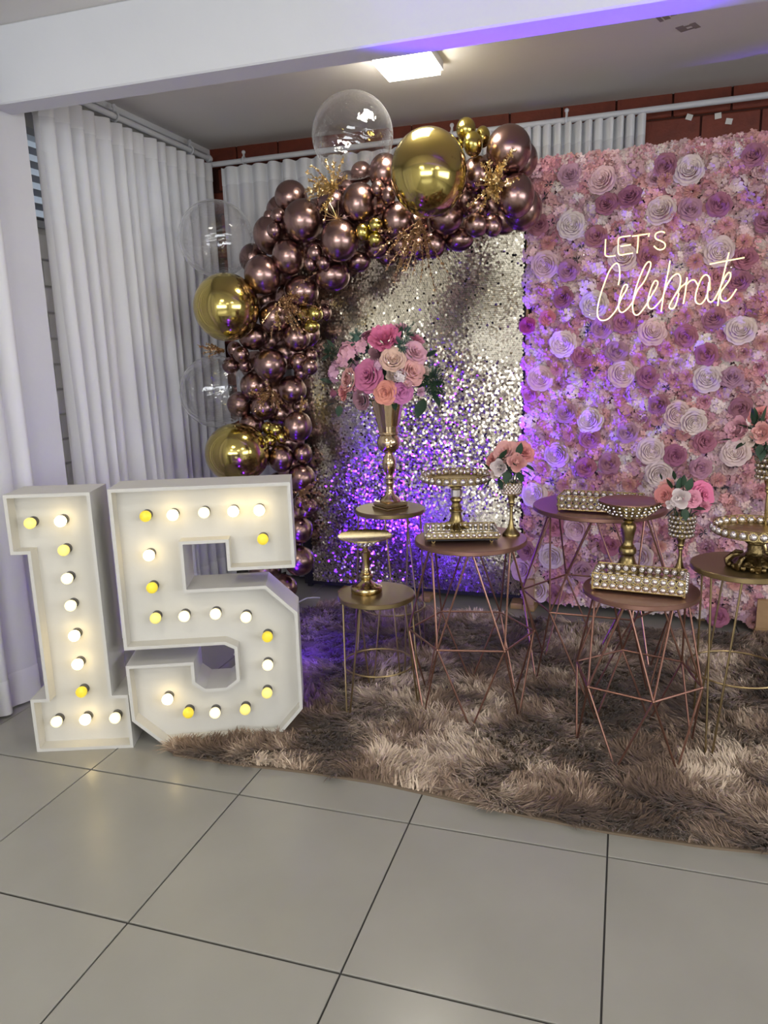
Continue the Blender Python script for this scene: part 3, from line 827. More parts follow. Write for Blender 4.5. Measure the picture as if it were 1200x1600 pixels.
# ------------------------------------------------------------------ balloon arch
def balloon_mesh(name, material, n=28, mrows=18, neck=True):
    mb = MB(); prof = []
    for k in range(mrows + 1):
        t = math.pi * k / mrows
        r = math.sin(t); z = math.cos(t)
        if neck and z < -.2:
            f = (-z - .2) / .8; z -= .16 * f ** 2.2; r *= 1 - .10 * f
        prof.append((max(r, .02), z))
    prof[-1] = (.045, prof[-1][1]); prof.reverse()
    if neck:
        zb = prof[0][1]
        prof = [(.085, zb - .10), (.075, zb - .085), (.035, zb - .05), (.05, zb - .02)] + prof
    mb.lathe(prof, n); me = bpy.data.meshes.new(name); me.from_pydata(mb.v, [], mb.f); me.materials.append(material)
    me.polygons.foreach_set('use_smooth', [True] * len(me.polygons)); me.update()
    return me
BM = {'rose': balloon_mesh('balloon', M['rosegold']), 'gold': balloon_mesh('balloon', M['goldlatex']), 'orb': balloon_mesh('orb_balloon', M['chromegold'], 48, 32, False), 'clear': balloon_mesh('bubble_balloon', M['film'], 48, 32, False)}
random.seed(9)
def balloon(kind, x, y, rx, ry, Y, label, group=None, tilt=None):
    P = at(x, y, Y); s = px_size(P)
    o = bpy.data.objects.new({'rose': 'balloon', 'gold': 'gold_balloon', 'orb': 'gold_orb_balloon', 'clear': 'clear_balloon'}[kind], BM[kind]); COL.objects.link(o)
    o.location = P
    o.rotation_mode = 'QUATERNION'
    ax = tilt or (random.uniform(-.5, .5), -1, random.uniform(-.5, .5))
    o.rotation_quaternion = Vector(ax).normalized().to_track_quat('Z', 'Y')
    o.scale = (rx * s, ry * s, (rx + ry) / 2 * s) if kind != 'orb' else (rx * s, rx * s, ry * s)
    return tag(o, label, 'balloon', group or {'rose': 'rose gold balloons of the arch', 'gold': 'small gold balloons of the arch', 'orb': 'large gold orb balloons', 'clear': 'clear bubble balloons'}[kind])
RG = 'rose gold balloon '
for a in [
 (455, 309, 26, 26, 4.22, RG + 'highest on the left shoulder of the arch, against the curtain'),
 (474, 345, 31, 33, 4.00, 'large ' + RG + 'below left of the topmost gold leaf spray'),
 (435, 337, 12, 12, 3.99, 'small ' + RG + 'at the right of the little trio on the left shoulder'),
 (421, 338, 9.5, 10, 4.10, 'tiny ' + RG + 'at the back left of the little trio on the left shoulder'),
 (429, 360, 12, 12.5, 3.97, 'small ' + RG + 'lowest of the little trio on the left shoulder'),
 (424, 367, 28, 30, 4.13, RG + 'behind the little trio on the left shoulder'),
 (451, 401, 26, 28.5, 4.02, RG + 'left of the little cluster of three on the upper left bend'),
 (396, 404, 22, 23, 4.24, RG + 'at the outer edge touching the upper left clear bubble'),
 (411, 430, 29, 31, 3.98, RG + 'just above right of the upper left gold orb'),
 (531, 376, 30, 33, 3.97, 'large ' + RG + 'under the fan of thin gold needles'),
 (492, 395, 12.5, 14, 3.95, 'small ' + RG + 'topmost of the cluster of three on the upper left bend'),
 (485, 412, 10.5, 12, 3.97, 'small ' + RG + 'lower left of the cluster of three on the upper left bend'),
 (505, 411, 11, 11.5, 3.96, 'small ' + RG + 'lower right of the cluster of three on the upper left bend'),
 (519, 431, 28, 24, 4.07, RG + 'with a blue glow beneath, over the sequin panel corner'),
 (471, 455, 28, 25, 4.07, RG + 'half hidden under the bronze spray, below the upper left bend'),
 (430, 496, 26, 25, 4.03, RG + 'right beside the upper left gold orb, crossed by a bronze spray'),
 (562, 318, 27, 32, 4.02, 'large ' + RG + 'right of the topmost gold leaf spray'),
 (520, 318, 25, 26, 4.17, RG + 'behind the topmost gold leaf spray'),
 (565, 270, 17, 17, 4.20, RG + 'just under the clear bubble on top'),
 (602, 270, 25, 29, 4.12, RG + 'between the clear bubble on top and the biggest gold orb'),
 (591, 295, 11, 13, 4.00, 'small ' + RG + 'upper one of the pair left of the biggest gold orb'),
 (607, 306, 11.5, 14.5, 3.98, 'small ' + RG + 'lower one of the pair left of the biggest gold orb'),
 (622, 346, 26, 30, 4.05, RG + 'below left of the biggest gold orb'),
 (560, 409, 20, 16, 4.15, 'bluish lit ' + RG + 'hanging lowest left of the gold cluster under the arch'),
 (589, 385, 21, 19, 4.12, 'bluish lit ' + RG + 'right under the gold cluster of three'),
 (630, 382, 21, 22, 4.15, 'deep blue lit ' + RG + 'left of the hanging bronze spray'),
 (678, 382, 18, 21, 4.10, 'blue lit ' + RG + 'right of the hanging bronze spray'),
 (697, 341, 27, 25, 4.07, RG + 'directly under the biggest gold orb'),
 (718, 374, 23, 18, 4.17, 'deep blue lit ' + RG + 'under the arch between two larger ones'),
 (746, 273, 25, 28, 4.10, RG + 'under the gold cluster on top, right of the biggest orb'),
 (795, 234, 35, 37, 4.02, 'large ' + RG + 'highest at the right end of the arch'),
 (812, 250, 28, 29, 4.16, RG + 'peeking out behind the highest right end one'),
 (806, 306, 29, 34, 4.03, 'large ' + RG + 'at the right end, crossed by a gold leaf spray'),
 (817, 327, 30, 33, 4.15, 'large ' + RG + 'lowest at the right end, touching the flower wall'),
 (747, 327, 17, 15, 4.10, RG + 'behind the lower right double balloons'),
 (745, 351, 19, 19, 3.98, 'small ' + RG + 'left one of the lower right pair under the gold leaf spray'),
 (770, 352, 15, 18, 4.02, 'small ' + RG + 'right one of the lower right pair under the gold leaf spray'),
 (396, 526, 24, 21, 4.08, RG + 'tucked under the upper left gold orb'),
 (463, 528, 22, 22, 4.06, RG + 'under the drooping bronze spray on the left column'),
 (508, 488, 10, 13, 4.18, 'small ' + RG + 'against the sequins beside the bronze gold cluster'),
 (367, 546, 12, 13, 4.10, 'small ' + RG + 'upper left of the cluster of four on the column edge'),
 (377, 554, 13, 13, 4.02, 'small ' + RG + 'foremost of the cluster of four on the column edge'),
 (361, 571, 14, 13, 4.08, 'small ' + RG + 'lower left of the cluster of four on the column edge'),
 (383, 571, 11, 11, 4.08, 'small ' + RG + 'lower right of the cluster of four on the column edge'),
 (423, 570, 26, 26, 4.00, 'large ' + RG + 'in the middle of the left column'),
 (467, 566, 14, 15, 4.04, 'small ' + RG + 'left of the cluster of four beside the vase flowers'),
 (484, 573, 13, 13, 3.99, 'small ' + RG + 'foremost of the cluster of four beside the vase flowers'),
 (485, 555, 11, 11, 4.10, 'small ' + RG + 'at the top of the cluster of four beside the vase flowers'),
 (471, 583, 12, 11, 4.08, 'small ' + RG + 'at the bottom of the cluster of four beside the vase flowers'),
 (399, 603, 24, 23, 4.12, RG + 'behind the right edge of the lower clear bubble'),
 (456, 609, 23, 22, 4.08, RG + 'above right of the column leaf spray'),
 (375, 632, 20, 20, 4.12, 'pale ' + RG + 'seen through the lower clear bubble'),
 (411, 637, 20, 20, 4.10, RG + 'behind the gold leaf spray on the left column'),
 (469, 635, 13, 13, 4.16, 'small dull ' + RG + 'against the sequins below the column leaf spray'),
 (465, 667, 22, 25, 4.02, 'large ' + RG + 'right of the small gold cluster on the left column'),
 (394, 664, 20, 19, 4.14, RG + 'above the lower gold orb'),
 (439, 716, 20, 22, 4.02, RG + 'right beside the lower gold orb'),
 (473, 709, 15, 17, 4.08, RG + 'on the column edge below the small gold cluster'),
 (471, 747, 22, 22, 4.06, RG + 'just above the top right corner of the number five'),
 (485, 791, 11, 11, 3.99, 'small ' + RG + 'foremost of the trio beside the number five'),
 (470, 784, 11, 11, 4.06, 'small ' + RG + 'at the back of the trio beside the number five'),
 (478, 800, 11, 10, 4.06, 'small ' + RG + 'lowest of the trio beside the number five'),
 (468, 829, 20, 21, 4.06, RG + 'beside the upper right edge of the number five'),
 (468, 876, 24, 24, 4.04, RG + 'second lowest, right of the number five'),
 (441, 919, 24, 23, 4.02, RG + 'lowest on the column, behind the number five'),
]: balloon('rose', *a)
HID = 'dim rose gold balloon tucked deep '
for x, y, r, w in (
 (440, 330, 24, 'at the top left shoulder behind the little trio'), (497, 335, 24, 'between the left shoulder and the gold needles'),
 (476, 380, 26, 'just above the cluster of three on the bend'), (440, 422, 26, 'left of the cluster of three on the bend'),
 (500, 400, 25, 'behind the cluster of three on the bend'), (452, 472, 26, 'behind the long drooping bronze spray'),
 (415, 470, 25, 'behind the right edge of the upper left orb'), (543, 340, 26, 'right beside the gold needle fan'),
 (545, 290, 22, 'below the clear bubble on top'), (585, 322, 26, 'above the gold cluster under the arch'),
 (603, 352, 24, 'right of the gold cluster under the arch'), (648, 352, 26, 'where the bronze spray starts hanging'),
 (606, 398, 17, 'lowest between two blue lit ones'), (655, 386, 20, 'behind the hanging bronze spray'),
 (700, 368, 22, 'below the biggest gold orb'), (725, 310, 28, 'right of the biggest gold orb'),
 (770, 268, 28, 'behind the right gold leaf spray top'), (770, 322, 28, 'behind the right gold leaf spray bottom'),
 (786, 342, 24, 'at the lower right end near the flower wall'), (425, 532, 26, 'between the upper left orb and the column middle'),
 (447, 552, 26, 'above the cluster beside the vase flowers'), (400, 572, 24, 'beside the cluster of four on the column edge'),
 (432, 612, 26, 'behind the column leaf spray'), (440, 646, 24, 'above the small gold column cluster'),
 (415, 702, 26, 'behind the lower gold orb'), (452, 690, 24, 'below the small gold column cluster'),
 (455, 735, 22, 'above the number five beside the lower orb'), (440, 762, 26, 'behind the top edge of the number five'),
 (450, 806, 24, 'behind the upper right bar of the number five'), (445, 852, 26, 'seen at the notch of the number five'),
 (414, 890, 26, 'seen through the upper opening of the number five'), (480, 522, 20, 'against the sequins right of the bronze spray')):
    balloon('rose', x, y, r, r, 4.27, HID + w, 'rose gold filler balloons deep in the garland')
GG = 'olive gold balloon '
for a in [
 (728, 202, 15.5, 17.5, 4.02, 'small ' + GG + 'at the very top of the arch'),
 (754, 214, 12, 16, 4.10, 'small ' + GG + 'at the right of the topmost gold cluster'),
 (739, 225, 14.5, 19, 4.00, 'small ' + GG + 'lowest of the topmost gold cluster'),
 (722, 222, 7, 9, 4.10, 'tiny ' + GG + 'peeking out of the topmost gold cluster'),
 (567, 363, 10.5, 14, 3.97, 'small ' + GG + 'left of the cluster of three under the arch'),
 (587, 352, 12, 12, 3.97, 'small ' + GG + 'right of the cluster of three under the arch'),
 (586, 375, 12, 12, 3.98, 'small ' + GG + 'lowest of the cluster of three under the arch'),
 (475, 491, 11, 11, 4.06, 'small ' + GG + 'left of the trio by the bronze spray end'),
 (492, 490, 11.5, 13, 3.99, 'small ' + GG + 'top right of the trio by the bronze spray end'),
 (487, 510, 12.5, 11, 4.02, 'small ' + GG + 'lowest of the trio by the bronze spray end'),
 (418, 669, 9, 10, 4.02, 'small ' + GG + 'upper left of the column cluster of four'),
 (430, 672, 11, 10.5, 3.97, 'small ' + GG + 'foremost of the column cluster of four'),
 (422, 688, 10.5, 10, 4.00, 'small ' + GG + 'lowest of the column cluster of four'),
 (440, 683, 9.5, 10, 4.00, 'small ' + GG + 'right of the column cluster of four'),
]: balloon('gold', *a)
balloon('orb', 670, 270, 60, 67, 3.80, 'biggest shiny gold orb balloon in the top middle of the arch', tilt=(-.1, .2, 1))
balloon('orb', 354, 480, 51, 52, 3.88, 'shiny gold orb balloon on the left, under the upper left clear bubble', tilt=(-.1, .2, 1))
balloon('orb', 371, 708, 50, 47, 3.88, 'shiny gold orb balloon just above the number five', tilt=(-.1, .2, 1))
balloon('clear', 551, 212, 64, 63, 4.06, 'transparent bubble balloon on top of the arch against the ceiling', tilt=(.2, .3, .9))
balloon('clear', 338, 373, 58, 57, 4.10, 'transparent bubble balloon at the upper left in front of the curtain gap', tilt=(-.3, .3, .9))
balloon('clear', 338, 612, 56, 55, 4.08, 'transparent bubble balloon at the left between the two lower gold orbs', tilt=(-.3, .3, .9))

# gold sprays stuck between the balloons
def spray(x, y, Y, label, dirs, nbr, length, leaf, material, seed, droop=.0, needles=False):
    rnd = random.Random(seed); P = at(x, y, Y)
    t = thing('leaf_spray', label, 'leaf spray', P, group='metallic leaf sprays of the arch')
    ms = MB(); ml = MB()
    for b in range(nbr):
        d0 = Vector(rnd.choice(dirs)); d = (d0.normalized() + Vector((rnd.uniform(-.75, .75), rnd.uniform(-.6, .15), rnd.uniform(-.75, .75)))).normalized()
        L = length * rnd.uniform(.55, 1.1); pts = [Vector((0, 0, 0))]; p = Vector((0, 0, 0)); dd = d.copy()
        for k in range(6):
            dd = (dd + Vector((rnd.uniform(-.12, .12), rnd.uniform(-.08, .08), rnd.uniform(-.12, .12) - droop * .2))).normalized()
            p = p + dd * L / 6; pts.append(p.copy())
        ms.tube(pts, .0016 if not needles else .0011, 4)
        if needles: continue
        for k in range(1, 7):
            for s in range(7):
                f = rnd.random(); q = pts[k - 1].lerp(pts[k], f)
                a = Vector((rnd.uniform(-1, 1), rnd.uniform(-1, .4), rnd.uniform(-1, 1))).normalized(); a = (a + dd * .6).normalized()
                w = a.cross(Vector((rnd.uniform(-1, 1), rnd.uniform(-1, 1), rnd.uniform(-1, 1)))).normalized(); nn = a.cross(w)
                l = leaf * .95 * rnd.uniform(.6, 1.2); ww = l * .36
                ml.add([q, q + a * l * .5 + w * ww + nn * l * .12, q + a * l, q + a * l * .5 - w * ww + nn * l * .12, q + a * l * .55 - nn * l * .05], [(0, 1, 4), (1, 2, 4), (2, 3, 4), (3, 0, 4)])
    ms.build('stems', material, t)
    if not needles: tag(ml.build('leaves', material, t, smooth=False), kind='stuff')
G1, G2 = M['goldleaf'], M['bronzeleaf']
spray(522, 296, 3.96, 'bushy bright gold leaf spray on top beneath the clear bubble', [(-.8, -.2, .5), (-.3, -.3, .8), (.5, -.2, .4), (-.5, -.4, -.6), (-.9, -.2, 0)], 20, .16, .019, G1, 1)
spray(772, 288, 3.95, 'bushy bright gold leaf spray at the right end of the arch', [(.6, -.4, -.3), (.1, -.3, .5), (-.6, -.2, -.3), (.3, -.4, -.7), (.7, -.3, .1)], 22, .16, .020, G1, 2)
spray(656, 345, 4.00, 'long bronze leaf spray hanging below the biggest gold orb', [(0, -.2, -1), (-.25, -.2, -1), (.2, -.2, -1)], 18, .34, .017, G2, 3, .3)
spray(632, 362, 4.00, 'short bronze leaf spray left of the hanging one', [(-.5, -.3, -.6), (-.2, -.2, -.8)], 7, .16, .017, G2, 13, .2)
spray(440, 468, 3.95, 'long drooping bronze spray beside the upper left gold orb', [(.8, -.2, -.2), (.8, -.2, -.5), (.6, -.2, -.7)], 20, .24, .015, G2, 4, .35)
spray(432, 488, 3.94, 'small copper leaf tuft left under the drooping bronze spray', [(.1, -.3, -.8), (.4, -.3, -.8)], 5, .10, .016, G1, 14, .3)
spray(424, 612, 3.96, 'bushy bronze leaf spray on the middle of the left column', [(-.5, -.3, -.2), (.5, -.3, -.3), (0, -.4, -.9), (.3, -.3, .1)], 18, .14, .016, G2, 5, .3)
spray(350, 548, 4.04, 'brown bronze leaf spray sticking out left of the column cluster', [(-.9, -.1, .1), (-.7, -.1, -.3), (-.8, -.1, .4)], 10, .15, .014, G2, 6)
spray(470, 768, 3.98, 'thin bronze leaf spray just right of the number five', [(.7, -.2, .2), (.6, -.2, -.2), (-.5, -.3, .2)], 14, .16, .014, G2, 7)
spray(470, 636, 4.04, 'tiny gold leaf tuft at the right edge of the column', [(.5, -.3, -.4), (.2, -.3, .2)], 5, .08, .014, G1, 8)
spray(527, 342, 3.94, 'fan of thin gold needles on the upper left bend', [(-.9, -.2, .3), (-.5, -.3, -.5), (0, -.3, -.9), (.6, -.2, -.2), (-.3, -.2, .6), (.5, -.2, .5)], 20, .09, .01, G1, 9, needles=True)

# ------------------------------------------------------------------ rug
RX0, RX1, RY0, RY1 = -1.76, 1.55, 2.29, 4.20
def rug_front(x):                         # the front edge wanders a little
    return np.interp(x, [-1.76, -1.66, -1.40, -1.10, -.80, -.30, .0, .30, .60, 1.75], [2.43, 2.325, 2.325, 2.345, 2.345, 2.29, 2.27, 2.275, 2.31, 2.36])
def rug_left(y): return np.interp(y, [2.3, 2.45, 3.0, 4.0, 4.20], [-1.70, -1.76, -1.79, -1.83, -1.72])
rug = thing('rug', 'brown and cream shaggy rug under the side tables', 'rug', (0, 3.3, 0))
xs = np.linspace(-1.66, RX1, 60)
outline = [(float(x), float(rug_front(x))) for x in xs] + [(RX1, RY1)] + [(-1.70, RY1)] + [(float(rug_left(y)), float(y)) for y in np.linspace(4.14, 2.42, 20)]
m = MB(); n = len(outline)
m.add([(x, y - 3.3, 0.0) for x, y in outline] + [(x, y - 3.3, .008) for x, y in outline], [tuple(range(n, 2 * n)), tuple(reversed(range(n)))] + [(i, (i + 1) % n, n + (i + 1) % n, n + i) for i in range(n)])
m.build('rug_backing', M['backing'], rug, smooth=False)
rng = np.random.default_rng(3)
NT, PER = 17000, 8
# tufts of eight strands, closer set near the front where the photo shows each one
ty = RY0 + (RY1 - RY0) * rng.random(NT) ** 1.25; tx_ = -1.84 + (RX1 + 1.84) * rng.random(NT)
tid = np.repeat(np.arange(NT), PER); NS = NT * PER
ox, oy = rng.normal(0, .011, NS), rng.normal(0, .011, NS)
xx = tx_[tid] + ox; yy = ty[tid] + oy
tt_l = rng.normal(0, .13, NT)[tid]; tt_a = rng.normal(0, .55, NT)[tid]; tt_n = rng.normal(0, .22, NT)[tid]
ok = (yy > rug_front(xx) + .004) & (xx > rug_left(yy) + .004) & (yy < RY1)
# the number five stands on the corner of the rug: no pile under it
FIVE_O = np.array([-1.741, 2.377]); FIVE_A = math.atan2(.175, .419)
ux = (xx - FIVE_O[0]) * math.cos(FIVE_A) + (yy - FIVE_O[1]) * math.sin(FIVE_A); uy = -(xx - FIVE_O[0]) * math.sin(FIVE_A) + (yy - FIVE_O[1]) * math.cos(FIVE_A)
ok &= ~((ux > -.13) & (ux < .585) & (uy > -.005) & (uy < .235))
xx = xx[ok]; yy = yy[ok]; ox = ox[ok]; oy = oy[ok]; tt_l = tt_l[ok]; tt_a = tt_a[ok]; tt_n = tt_n[ok]; n = len(xx)
w1 = waves(xx, yy, 7.0, 31); w2 = waves(xx, yy, 16.0, 32); w3 = waves(xx, yy, 45.0, 33)
lightness = np.clip(.46 + .34 * w1 + .26 * w2 + .16 * w3 + tt_l + rng.normal(0, .06, n), 0, 1) ** 1.2
dark = np.array([.115, .070, .045]); mid = np.array([.30, .205, .142]); lite = np.array([.74, .60, .46])
f = lightness[:, None]
tint = np.where(f < .5, dark + (mid - dark) * (f / .5), mid + (lite - mid) * ((f - .5) / .5))
th = 2.2 * waves(xx, yy, 5.0, 41) + 1.3 * waves(xx, yy, 17.0, 42) + tt_a + rng.normal(0, .20, n) + 4.2     # lie of the pile
Ls = .066 * rng.uniform(.65, 1.15, n)
lean = np.clip(.95 + .25 * waves(xx, yy, 11.0, 44) + tt_n + rng.normal(0, .10, n), .25, 1.4)
W = .0027 * rng.uniform(.7, 1.3, n)
dx, dy = np.cos(th), np.sin(th); sx_, sy_ = -dy, dx
lv = [(0.0, 1.0), (.42, .9), (.78, .65), (1.0, .12)]
rows = []
for t, wd in lv:
    a = lean * (.45 + .75 * t)                                                   # bends over towards the tip
    h = Ls * t * np.cos(a * .75); r = Ls * t * np.sin(a * .85)
    c = np.stack([xx + dx * r - ox * .7 * t, yy + dy * r - oy * .7 * t - 3.3, .006 + h * .75], 1)
    side = np.stack([sx_ * W * wd, sy_ * W * wd, np.zeros(n)], 1)
    rows += [c - side, c + side]
V = np.stack(rows, 1).reshape(-1, 3)
base = np.arange(n)[:, None] * 8
F = np.concatenate([base + np.array([2 * k, 2 * k + 1, 2 * k + 3, 2 * k + 2])[None, :] for k in range(3)], 0)
me = mesh_np('pile', V, F, M['pile'])
ca = me.color_attributes.new('tint', 'FLOAT_COLOR', 'POINT')
cc = np.concatenate([tint, np.ones((n, 1))], 1).astype(np.float32)
ca.data.foreach_set('color', np.repeat(cc, 8, axis=0).ravel())
o = link('pile', me, rug, smooth=True, sharp=3.1); tag(o, kind='stuff')
RUGZ = .008

# ------------------------------------------------------------------ marquee numbers
def marquee(name, label, A, B, outline, bulbs, z0):
    A = Vector(A); B = Vector(B); e = (B - A).normalized(); ang = math.atan2(e.y, e.x)
    t = thing(name, label, 'marquee number', (A.x, A.y, z0), ang)
    D, REC, T = .195, .062, .013
    area = sum(outline[i][0] * outline[(i + 1) % len(outline)][1] - outline[(i + 1) % len(outline)][0] * outline[i][1] for i in range(len(outline)))
    if area < 0: outline = outline[::-1]
    n = len(outline); inner = []
    for i in range(n):
        p0, p1, p2 = Vector(outline[i - 1]), Vector(outline[i]), Vector(outline[(i + 1) % n])
        d1 = (p1 - p0).normalized(); d2 = (p2 - p1).normalized(); n1 = Vector((-d1.y, d1.x)); n2 = Vector((-d2.y, d2.x))
        b = n1 + n2; b = b / max(b.dot(n1), .3); inner.append((p1.x + b.x * T, p1.y + b.y * T))
    m = MB(); vs = []
    for y, loop in ((0, outline), (0, inner), (REC, inner), (D, outline), (D, inner), (REC + .012, inner)): vs += [(x, y, z) for x, z in loop]
    fs = []
    for i in range(n):
        j = (i + 1) % n
        fs += [(i, j, n + j, n + i), (n + i, n + j, 2 * n + j, 2 * n + i), (3 * n + i, 3 * n + j, j, i), (3 * n + j, 3 * n + i, 4 * n + i, 4 * n + j), (4 * n + j, 4 * n + i, 5 * n + i, 5 * n + j)]
    m.add(vs, fs); m.build('side_wall', M['mdf'], t, smooth=False)
    m = MB(); m.add([(x, REC, z) for x, z in inner] + [(x, REC + .012, z) for x, z in inner], [tuple(range(n)), tuple(reversed(range(n, 2 * n)))]); m.build('face_panel', M['mdf'], t, smooth=False)
    for (x, z, kind) in bulbs:
        bl = BULB[kind]
        # the bulb head stands near the rim plane, its socket on the face
        b = inst(bl, t, (x, REC, z)); b['label'] = {'white': 'bright white bulb', 'cream': 'cream bulb', 'yellow': 'deep yellow bulb', 'pale': 'pale yellow bulb'}[kind]
        inst(SOCK, b, (0, 0, 0))
    return t
prof = [(.013, .016), (.017, .020), (.0205, .028), (.0222, .037), (.0215, .045), (.018, .051), (.011, .0545), (.003, .0555)]
BULB = {}
for k in ('white', 'cream', 'yellow', 'pale'):
    m = MB(); m.lathe(prof, 18, (0, 0, 0), axis=(0, -1, 0)); BULB[k] = m.build('bulb', M['bulb_' + k])
m = MB(); m.lathe([(.020, 0), (.020, .004), (.0155, .005), (.0155, .019), (.0135, .019)], 16, (0, 0, 0), axis=(0, -1, 0)); SOCK = m.build('socket', M['socket'])
one = [(0, 1.063), (.324, 1.063), (.324, .232), (.388, .232), (.388, 0), (0, 0), (0, .229), (.064, .229), (.064, .829), (0, .829)]
def shift(b, dx, dz): return [(x + dx, z + dz, k) for x, z, k in b]
b1 = [(.078, .946, 'pale'), (.194, .950, 'white'), (.193, .834, 'pale'), (.193, .720, 'cream'), (.194, .609, 'cream'), (.194, .483, 'white'), (.194, .362, 'white'), (.196, .242, 'yellow'), (.082, .117, 'cream'), (.198, .121, 'white'), (.318, .122, 'cream')]
marquee('marquee_number', 'white marquee number one with lit bulbs, left of the five', (-2.222, 2.208), (-1.854, 2.342), one, b1, 0.0)
five = [(-.115, 1.065), (.571, 1.065), (.573, .723), (.310, .723), (.310, .837), (.146, .837), (.146, .655), (.454, .655), (.573, .536), (.573, .120), (.467, 0), (.003, 0), (-.114, .115), (-.116, .352), (.150, .352), (.150, .266), (.187, .234), (.271, .234), (.314, .266), (.314, .397), (.276, .418), (-.115, .418)]
b5 = [(.011, .951, 'yellow'), (.114, .951, 'white'), (.233, .955, 'cream'), (.345, .955, 'white'), (.445, .955, 'white'), (.452, .838, 'yellow'), (.010, .795, 'white'), (.010, .663, 'yellow'), (.012, .537, 'pale'), (.124, .538, 'cream'), (.247, .541, 'cream'), (.366, .520, 'cream'), (.446, .432, 'yellow'), (.440, .310, 'cream'), (.430, .188, 'pale'), (.337, .121, 'pale'), (.214, .115, 'cream'), (.107, .123, 'yellow'), (.029, .188, 'white')]
marquee('marquee_number', 'white marquee number five with lit bulbs, standing on the rug corner', (-1.741, 2.377), (-1.322, 2.552), five, b5, RUGZ)
for b in list(BULB.values()) + [SOCK]: bpy.data.objects.remove(b)
# ------------------------------------------------------------------ side tables
def geo_table(label, X, Y, Z, R, ang, Rm, Rf, zm):
    """round top on a double antiprism of bent wire: six top points, six waist points, six feet"""
    t = thing('side_table', label, 'table', (X, Y, RUGZ), ang, 'copper geometric side tables')
    H = Z - RUGZ; th = .020
    m = MB(); m.lathe([(R - .004, H - th), (R, H - th + .003), (R, H - .003), (R - .003, H)], 56); m.build('tabletop', M['rosecopper'], t)
    Rt = R * .80; pt = []; pm = []; pf = []
    for k in range(6):
        a = math.pi / 3 * k; pm.append(Vector((Rm * math.cos(a), Rm * math.sin(a), zm)))
        a += math.pi / 6; pt.append(Vector((Rt * math.cos(a), Rt * math.sin(a), H - th))); pf.append(Vector((Rf * math.cos(a), Rf * math.sin(a), .002)))
    w = .0042
    for k in range(6):
        m = MB(); s = Vector((0, 0, 0)); e = (pm[(k + 1) % 6] - pm[k]).normalized() * .006
        m.tube([pm[k], pt[k] - e * 1.2], w, 6); m.tube([pm[(k + 1) % 6], pt[k] + e * 1.2], w, 6); m.build('upper_strut', M['rosewire'], t)
        m = MB(); m.tube([pm[k], pf[k] - e * .6, pf[k] + e * .6, pm[(k + 1) % 6]], w, 6); m.build('leg', M['rosewire'], t)
    m = MB()
    for k in range(6): m.tube([pm[k], pm[(k + 1) % 6]], w, 6); m.ball(pm[k], .0072, 8, 5)
    m.build('waist_ring', M['rosewire'], t)
    return t
def hairpin_table(label, X, Y, Z, R, ang, Rf, zr, nleg=3):
    t = thing('side_table', label, 'table', (X, Y, RUGZ), ang, 'brass hairpin side tables')
    H = Z - RUGZ; th = .022
    m = MB(); m.lathe([(R - .004, H - th), (R, H - th + .003), (R, H - .003), (R - .003, H)], 56); m.build('tabletop', M['brasstop'], t)
    for k in range(nleg):
        a = 2 * math.pi * k / nleg; er = Vector((math.cos(a), math.sin(a), 0)); et = Vector((-math.sin(a), math.cos(a), 0))
        m = MB(); up = R * .86; pts = [er * up - et * .055 + Vector((0, 0, H - th))]
        pts += [er * Rf - et * .012 + Vector((0, 0, .022)), er * Rf - et * .007 + Vector((0, 0, .007)), er * Rf + Vector((0, 0, .003)), er * Rf + et * .007 + Vector((0, 0, .007)), er * Rf + et * .012 + Vector((0, 0, .022))]
        pts.append(er * up + et * .055 + Vector((0, 0, H - th)))
        m.tube(pts, .0042, 7); m.build('leg', M['brasswire'], t)
    m = MB(); m.ring((0, 0, zr), R * .93, .004, n=40); m.build('foot_ring', M['brasswire'], t)
    return t
def toward_cam(X, Y): return math.atan2(-Y, -X)
T1 = (-1.07, 3.42, .808, .171); T2 = (-1.003, 2.968, .523, .168); T3 = (-.603, 3.06, .770, .238)
T4 = (-.093, 3.50, .842, .297); T5 = (.086, 2.883, .650, .213); T6 = (.456, 3.01, .730, .190)
hairpin_table('tall brass hairpin side table under the big rose vase', *T1, math.radians(-62), .205, .30)
hairpin_table('low brass hairpin side table with the plain gold cake stand', *T2, math.radians(-120), .182, .19)
geo_table('copper wire side table with the mirror tray and crystal cake stand', *T3, toward_cam(*T3[:2]) + math.radians(30), .272, .235, .345)
geo_table('largest copper wire side table in front of the flower wall', *T4, toward_cam(*T4[:2]) + math.radians(26), .345, .29, .40)
geo_table('front copper wire side table with the crystal bead tray', *T5, math.radians(-77), .240, .222, .292)
hairpin_table('brass hairpin side table at the right edge with the carved cake stand', *T6, math.radians(-118), .215, .30)

